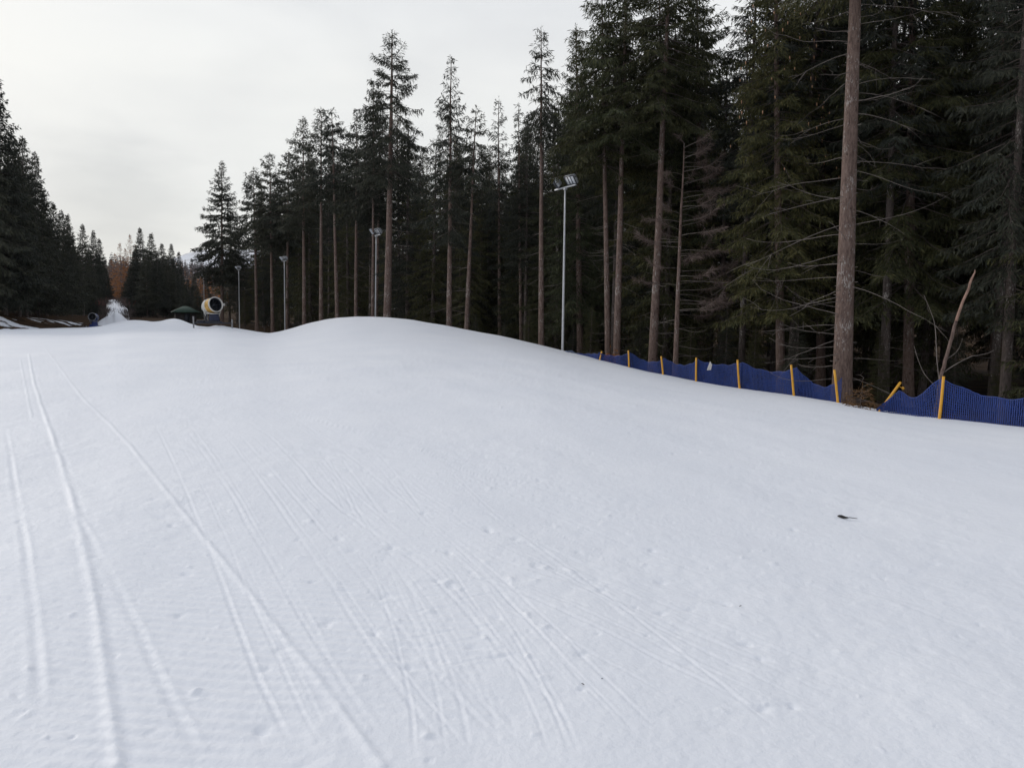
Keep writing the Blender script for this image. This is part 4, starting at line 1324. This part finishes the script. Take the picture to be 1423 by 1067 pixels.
def build_snowpile():
    # heap of machine snow climbing behind the blue gun
    rng = np.random.default_rng(4)
    X0, Y0 = at(149, 452, 118)[:2]
    def ridge(sil, d, depth, seed):
        xs = np.linspace(sil[0][0], sil[-1][0], 70); ys = np.interp(xs, [p[0] for p in sil], [p[1] for p in sil])
        ys = ys + 1.1 * pnoise(xs * 0.45, xs * 0 + seed, 66) + 0.8 * pnoise(xs * 1.2, xs * 0 + seed, 67)
        ys = np.convolve(np.pad(ys, 2, mode='edge'), [.1, .2, .4, .2, .1], 'valid')
        top = np.array([at(x, y, d) for x, y in zip(xs, ys)])
        w = np.linspace(-1, 1, 36)
        W, X = np.meshgrid(w, top[:, 0], indexing='ij'); Z0 = np.broadcast_to(top[:, 2][None], X.shape)
        Y = d + W * depth
        base = -0.6
        Z = base + (Z0 - base) * np.clip(1 - np.abs(W) ** 2.2, 0, 1)
        Z = Z + (0.22 * pnoise(X * 0.5, Y * 0.3, seed) + 0.12 * pnoise(X * 1.8, Y * 0.6, seed + 1)) * np.clip((Z - base) / 2, 0, 1)
        return X * Y / d, Y, Z
    V, Q, off = [], [], 0
    for sil, d, dep, sd in (([(126, 457), (133, 450), (137, 446.5), (144, 442), (151, 438.5), (156, 437), (160, 434), (164, 435), (168.5, 438), (173, 442), (179, 447), (188, 453)], 115, 6.0, 61),):
        X, Y, Z = ridge(sil, d, dep, sd)
        nr, nc = X.shape
        i = np.arange(nr - 1)[:, None] * nc; j = np.arange(nc - 1)[None]
        Q.append(np.stack([i + j, i + j + 1, i + nc + j + 1, i + nc + j], -1).reshape(-1, 4) + off); off += X.size
        V.append(np.stack([X, Y, Z], -1).reshape(-1, 3))
    # the snowy trail climbing on behind the bank
    nw, nu = 110, 60
    w = np.linspace(0, 1, nw); yy = 445 + (416.5 - 445) * w; dd = 124 + 44 * w
    Lp = np.interp(-yy, [-445, -440, -436, -432, -429, -427, -421, -416.5], [142, 146, 149, 150, 155, 150.5, 149, 151]) + 1.7 * pnoise(w * 15, w * 0, 91)
    Rp = np.interp(-yy, [-445, -437, -433, -430, -424, -421, -416.5], [173, 172, 175, 177.5, 172, 169, 164]) + 3.2 * pnoise(w * 13, w * 0 + 5, 92)
    uu = np.concatenate([np.linspace(-1.2, -1, 5), np.linspace(-0.96, 0.96, nu - 10), np.linspace(1, 1.2, 5)])
    V2 = np.zeros((nw, nu, 3))
    for a_ in range(nw):
        pl_, pr_ = at(Lp[a_], yy[a_], dd[a_]), at(Rp[a_], yy[a_], dd[a_])
        f_ = (uu + 1) / 2
        p_ = pl_[None] * (1 - f_)[:, None] + pr_[None] * f_[:, None]
        p_[:, 2] = pl_[2] - 9 * np.maximum(np.abs(uu) - 1, 0) - 0.1
        V2[a_] = p_
    V2[..., 2] += 0.24 * pnoise(V2[..., 0] * 0.42, V2[..., 1] * 0.2, 93) + 0.16 * pnoise(V2[..., 0] * 1.5, V2[..., 1] * 0.5, 94)
    V2[-1, :, 2] -= 3
    i = np.arange(nw - 1)[:, None] * nu; j = np.arange(nu - 1)[None]
    Q.append(np.stack([i + j, i + j + 1, i + nu + j + 1, i + nu + j], -1).reshape(-1, 4) + off); V.append(V2.reshape(-1, 3))
    o = link('snow_bank', mesh_np('snow_bank', np.vstack(V), np.vstack(Q), None, [M['snow']], smooth=True)); o['kind'] = 'structure'
    for k, (px, py, d_, hh) in enumerate([(144, 440, 122, 1.3), (147.5, 432, 131, 1.6), (173.5, 439, 123, 1.5), (177, 433, 132, 1.3), (171, 424, 148, 1.8), (148.5, 421, 152, 1.8), (165, 418.5, 160, 1.7), (181, 446, 116, 1.0)]):
        c = at(px, py, d_); n = 150
        P = rng.normal(0, 1, (n, 3)) * np.array([0.55, 0.4, 0.08]) - np.array([0, 0, 0.5])
        D = np.column_stack([rng.normal(0, 0.45, n), rng.normal(0, 0.45, n), np.ones(n)])
        v, q = shoots_to_quads(P, D, rng.uniform(0.4, 1.0, n) * (hh + 0.5), np.full(n, 0.022), rng)
        o = link('bare_shrub', mesh_np('bare_shrub', v, q, None, [M['twig']])); o.location = c
        tag(o, 'small dark bare shrub at the edge of the distant snow bank', 'shrub', 'bare shrubs along the snow bank')
    # red shoots above it
    c = at(157, 422, 180)
    n = 260
    P = np.tile(c, (n, 1)) + rng.normal(0, 1, (n, 3)) * np.array([1.6, 1.0, 0.15]) + np.array([0, 0, -0.6])
    D = np.column_stack([rng.normal(0, 0.35, n), rng.normal(0, 0.35, n), np.ones(n)])
    v, q = shoots_to_quads(P - c, D, rng.uniform(1.0, 2.6, n), np.full(n, 0.035), rng)
    o = link('bare_shrub', mesh_np('bare_shrub', v, q, None, [M['red_osier']])); o.location = c
    tag(o, 'reddish bare shrub at the top of the distant snow bank', 'shrub')


# ------------------------------------------------------------------ small things by the fence
def build_small():
    rng = np.random.default_rng(15)
    # leaning broken stem
    d = 22.6
    pix = [(1299, 590), (1304, 545), (1311, 510), (1322, 470), (1330, 440), (1341, 413), (1350, 388), (1355, 376)]
    pts = np.array([at(x, y, d + 0.04 * i) for i, (x, y) in enumerate(pix)])
    o_ = pts[0].copy(); pts -= o_
    root = empty('broken_sapling', o_)
    mb = MB(); pts = smooth_poly(pts, 4)
    rad = np.interp(np.linspace(0, 1, len(pts)), [0, 0.5, 0.85, 1], [0.062, 0.045, 0.036, 0.014])
    pts = pts + 0.010 * rng.normal(size=pts.shape)
    k_ = int(len(pts) * 0.55)
    mb.tube(pts[:k_ + 1], rad[:k_ + 1], 8); mb.build('trunk', M['bark'], root, smooth=True)
    mb = MB(); mb.tube(pts[k_:], rad[k_:] * 0.97, 8); mb.build('broken_tip', M['peeled'], root, smooth=True)
    def br(pp, r0, r1, m='dead'):
        q = smooth_poly(np.array([at(x, y, d + 0.1) for x, y in pp]) - o_, 4)
        b = MB(); b.tube(q, np.linspace(r0, r1, len(q)), 5); b.build('branch', M[m], root, smooth=True)
    br([(1311, 518), (1325, 508), (1348, 496), (1358, 494), (1372, 491), (1380, 487)], 0.018, 0.007)
    br([(1306, 535), (1302, 500), (1300, 460), (1296, 440), (1284, 410)], 0.016, 0.005)
    br([(1314, 500), (1330, 488), (1338, 470)], 0.012, 0.004)
    br([(1303, 540), (1285, 520), (1276, 500), (1270, 480)], 0.012, 0.004)
    tag(root, 'leaning broken sapling with peeled reddish stem behind the near fence post', 'tree')
    # withered young spruce at the gap
    p = at(1194, 566, 24.0); p[2] = float(floor_z(p[0], 24.0))
    top = at(1192, 531, 24.0)[2]; H = top - p[2]
    r = empty('young_spruce', p, (0, 0.08, 0.4))
    link('crown', crown_mesh('crown', rng, 'brown_bush', H, 0.1, 0.85, whorl=0.12, nb=8, lstep=0.09, sstepm=0.07, sl=0.16, sw=0.011, droop=0.1, hang=0.1, patchy=0.1), r)
    mb = MB(); trunk_shape(mb, rng, H, 0.03, 6, 0.003); mb.build('trunk', M['twig'], r)
    tag(r, 'withered brown young spruce at the foot of the thick trunk', 'shrub')
    # rusty sapling behind the far net
    p = at(848, 492, 39.3); p[2] = float(floor_z(p[0], p[1])); H = at(848, 481, 39.3)[2] - p[2]
    r = empty('beech_sapling', p)
    link('crown', crown_mesh('crown', rng, 'rust', H, H * 0.5, 0.55, whorl=0.16, nb=7, lstep=0.1, sstepm=0.08, sl=0.12, sw=0.03, droop=0.05, hang=0.1), r)
    mb = MB(); trunk_shape(mb, rng, H, 0.02, 5, 0.003); mb.build('trunk', M['twig'], r)
    tag(r, 'rusty-leaved sapling at the foot of the two close stems', 'shrub')
    # bare sapling by the mast
    p = at(772, 487, 43); p[2] = float(floor_z(p[0], p[1]))
    # black stick melting out of the snow
    g = ground_pt(1172, 718.5); z = float(snow_z(*g))
    mb = MB()
    t = np.linspace(0, 1, 7)
    l = np.column_stack([-0.055 + 0.11 * t, 0.02 - 0.035 * t, 0.008 - 0.010 * t + 0.003 * np.sin(t * 7)])
    mb.tube(l, [0.006, 0.013, 0.016, 0.015, 0.012, 0.009, 0.004], 7)
    l2 = np.column_stack([0.055 + 0.08 * t, -0.015 - 0.02 * t, 0.003 - 0.006 * t]); mb.tube(l2, np.linspace(0.005, 0.003, 7), 5)
    o = mb.build('stick', M['dark_bark'], None, smooth=True); o.scale = (0.82, 0.82, 0.82); o.location = (g[0], g[1], z)
    tag(o, 'short black stick melting out of the open snow', 'stick')
    # bits of bark and needles on the snow
    for i, (px, py) in enumerate([(1029, 843), (836, 945), (810, 952), (1253, 552), (1008, 548)]):
        g = ground_pt(px, py)
        if g[1] > 27: continue
        mb = MB(); a = rng.uniform(0, PI)
        L = 0.006 + 0.002 * g[1] / 4
        mb.tube(np.array([[-math.cos(a) * L, -math.sin(a) * L, 0.001], [0, 0, 0.004], [math.cos(a) * L, math.sin(a) * L, 0.004]]), [0.001, 0.0025, 0.001], 5)
        o = mb.build('bark_chip', M['dark_bark'], None); o.location = (g[0], g[1], float(snow_z(*g)) + 0.004)
        tag(o, 'tiny dark bark chip lying loose on the snow', 'bark chip', 'bark chips on the snow')
    # undergrowth inside the wood: young spruces
    k = 0
    for px, d, H in [(700, 50, 2.5), (735, 49, 3.2), (660, 56, 3), (590, 60, 3.4), (795, 46, 2.6), (820, 44, 3.4), (890, 41, 3), (960, 38, 2.6), (1010, 37, 3.4), (1050, 35, 2.8), (1110, 33, 3.2), (1225, 31, 2.6), (1330, 30, 3.0), (1400, 29, 2.6), (560, 66, 3.2), (450, 82, 3.4), (415, 90, 3.6), (340, 112, 4.5), (368, 105, 4.2), (390, 98, 4), (480, 78, 3.2)]:
        p = at(px, 470, d)
        plant('full', k % 4, p[0], p[1], H * 1.25, 1.5, 'low young spruce in the shade under the fence-side wood', 'young spruces in the shade', rng, 'young_spruce'); k += 1


# ------------------------------------------------------------------ world and sun
def build_world():
    w = bpy.data.worlds.new('World'); SC.world = w; w.use_nodes = True
    nt = w.node_tree; bg = nt.nodes['Background']
    sky = N(nt, 'ShaderNodeTexSky', sky_type='NISHITA'); sky.sun_disc = False
    sky.sun_elevation = math.radians(21); sky.sun_rotation = math.radians(-52)
    tc = N(nt, 'ShaderNodeTexCoord')
    sep = N(nt, 'ShaderNodeSeparateXYZ'); nt.links.new(tc.outputs['Generated'], sep.inputs[0])
    # cloud deck: white near the horizon, cooler and dimmer overhead
    r = ramp(nt, [(0.0, (8.1, 8.15, 8.05)), (0.28, (8.35, 8.4, 8.35)), (0.5, (7.9, 8.1, 8.5)), (1.0, (5.0, 5.5, 6.6))])
    nt.links.new(sep.outputs['Z'], r.inputs['Fac'])
    mp = N(nt, 'ShaderNodeMapping'); mp.inputs['Scale'].default_value = (1, 1, 3.2)
    nt.links.new(tc.outputs['Generated'], mp.inputs['Vector'])
    n = noise_node(nt, 2.6, 5, 0.5, mp.outputs['Vector'], 0.3)
    rn = ramp(nt, [(0.3, (0.875, 0.88, 0.89)), (0.62, (1.03, 1.03, 1.02))])
    nt.links.new(n.outputs['Fac'], rn.inputs['Fac'])
    mul = N(nt, 'ShaderNodeMix', data_type='RGBA', blend_type='MULTIPLY'); mul.inputs['Factor'].default_value = 1
    nt.links.new(r.outputs['Color'], mul.inputs['A']); nt.links.new(rn.outputs['Color'], mul.inputs['B'])
    # a greyer bank of cloud low over the far end of the piste
    d = RN @ np.array([(165 - 711.5) / F, -(300 - 533.5) / F, -1.0]); d /= np.linalg.norm(d)
    dt = N(nt, 'ShaderNodeVectorMath', operation='DISTANCE'); nt.links.new(tc.outputs['Generated'], dt.inputs[0]); dt.inputs[1].default_value = tuple(d)
    n2 = noise_node(nt, 14, 4, 0.55, mp.outputs['Vector'])
    ad = N(nt, 'ShaderNodeMath', operation='MULTIPLY_ADD'); ad.inputs[1].default_value = 0.11
    nt.links.new(n2.outputs['Fac'], ad.inputs[0]); nt.links.new(dt.outputs['Value'], ad.inputs[2])
    rb = ramp(nt, [(0.07, (0.84, 0.845, 0.855)), (0.165, (1, 1, 1))]); nt.links.new(ad.outputs[0], rb.inputs['Fac'])
    mul2 = N(nt, 'ShaderNodeMix', data_type='RGBA', blend_type='MULTIPLY'); mul2.inputs['Factor'].default_value = 1
    nt.links.new(mul.outputs['Result'], mul2.inputs['A']); nt.links.new(rb.outputs['Color'], mul2.inputs['B'])
    # the deck is thinner, hence brighter, on the side of the sun
    dsun = N(nt, 'ShaderNodeVectorMath', operation='DOT_PRODUCT'); nt.links.new(tc.outputs['Generated'], dsun.inputs[0])
    dsun.inputs[1].default_value = (math.sin(math.radians(-52)), math.cos(math.radians(-52)), 0.0)
    rs = ramp(nt, [(0.0, (0.78, 0.785, 0.80)), (0.62, (0.97, 0.97, 0.97)), (1.0, (0.99, 0.985, 0.965))])
    ms = N(nt, 'ShaderNodeMath', operation='MULTIPLY_ADD'); ms.inputs[1].default_value = 0.5; ms.inputs[2].default_value = 0.5
    nt.links.new(dsun.outputs['Value'], ms.inputs[0]); nt.links.new(ms.outputs[0], rs.inputs['Fac'])
    mul3 = N(nt, 'ShaderNodeMix', data_type='RGBA', blend_type='MULTIPLY'); mul3.inputs['Factor'].default_value = 1
    nt.links.new(mul2.outputs['Result'], mul3.inputs['A']); nt.links.new(rs.outputs['Color'], mul3.inputs['B']); mul2 = mul3
    mx = N(nt, 'ShaderNodeMix', data_type='RGBA'); mx.inputs['Factor'].default_value = 0.93
    nt.links.new(sky.outputs[0], mx.inputs['A']); nt.links.new(mul2.outputs['Result'], mx.inputs['B'])
    nt.links.new(mx.outputs['Result'], bg.inputs['Color'])
    bg.inputs['Strength'].default_value = 0.1
    l = bpy.data.lights.new('sun', 'SUN'); l.energy = 1.15; l.angle = math.radians(18); l.color = (1, 0.94, 0.86)
    o = bpy.data.objects.new('sun', l); COL.objects.link(o)
    # the hazy sun stands to the left, a little ahead of the camera
    az = math.radians(-52); el = math.radians(21)
    dirv = Vector((math.sin(az) * math.cos(el), math.cos(az) * math.cos(el), math.sin(el)))
    o.rotation_euler = dirv.to_track_quat('Z', 'Y').to_euler()


build_world()
build_snow()
build_floor()
build_heroes()
nfill = build_fill()
print('fill trees', nfill)
build_far()
build_fence()
build_masts()
build_guns()
build_shelter()
build_snowpile()
build_small()

HAZE = 5e-5
if HAZE:
    me = bpy.data.meshes.new('haze')
    x0, x1, y0, y1, z0, z1 = -4200, 4200, -4300, 4800, -60, 420
    me.from_pydata([(x, y, z) for z in (z0, z1) for y in (y0, y1) for x in (x0, x1)], [], [(0, 2, 3, 1), (4, 5, 7, 6), (0, 1, 5, 4), (2, 6, 7, 3), (0, 4, 6, 2), (1, 3, 7, 5)])
    m = bpy.data.materials.new('thin_haze'); m.use_nodes = True
    nt = m.node_tree; nt.nodes.remove(nt.nodes['Principled BSDF'])
    pv = N(nt, 'ShaderNodeVolumePrincipled'); pv.inputs['Color'].default_value = (0.9, 0.92, 0.97, 1); pv.inputs['Density'].default_value = HAZE
    nt.links.new(pv.outputs[0], nt.nodes['Material Output'].inputs['Volume'])
    me.materials.append(m)
    tag(link('haze', me), kind='stuff')

SC.render.engine = 'CYCLES'
SC.view_settings.view_transform = 'Standard'
SC.view_settings.look = 'None'
SC.view_settings.exposure = 0.20
SC.view_settings.gamma = 1.0
SC.cycles.max_bounces = 6
SC.cycles.diffuse_bounces = 3
SC.cycles.transparent_max_bounces = 4
SC.cycles.use_denoising = True
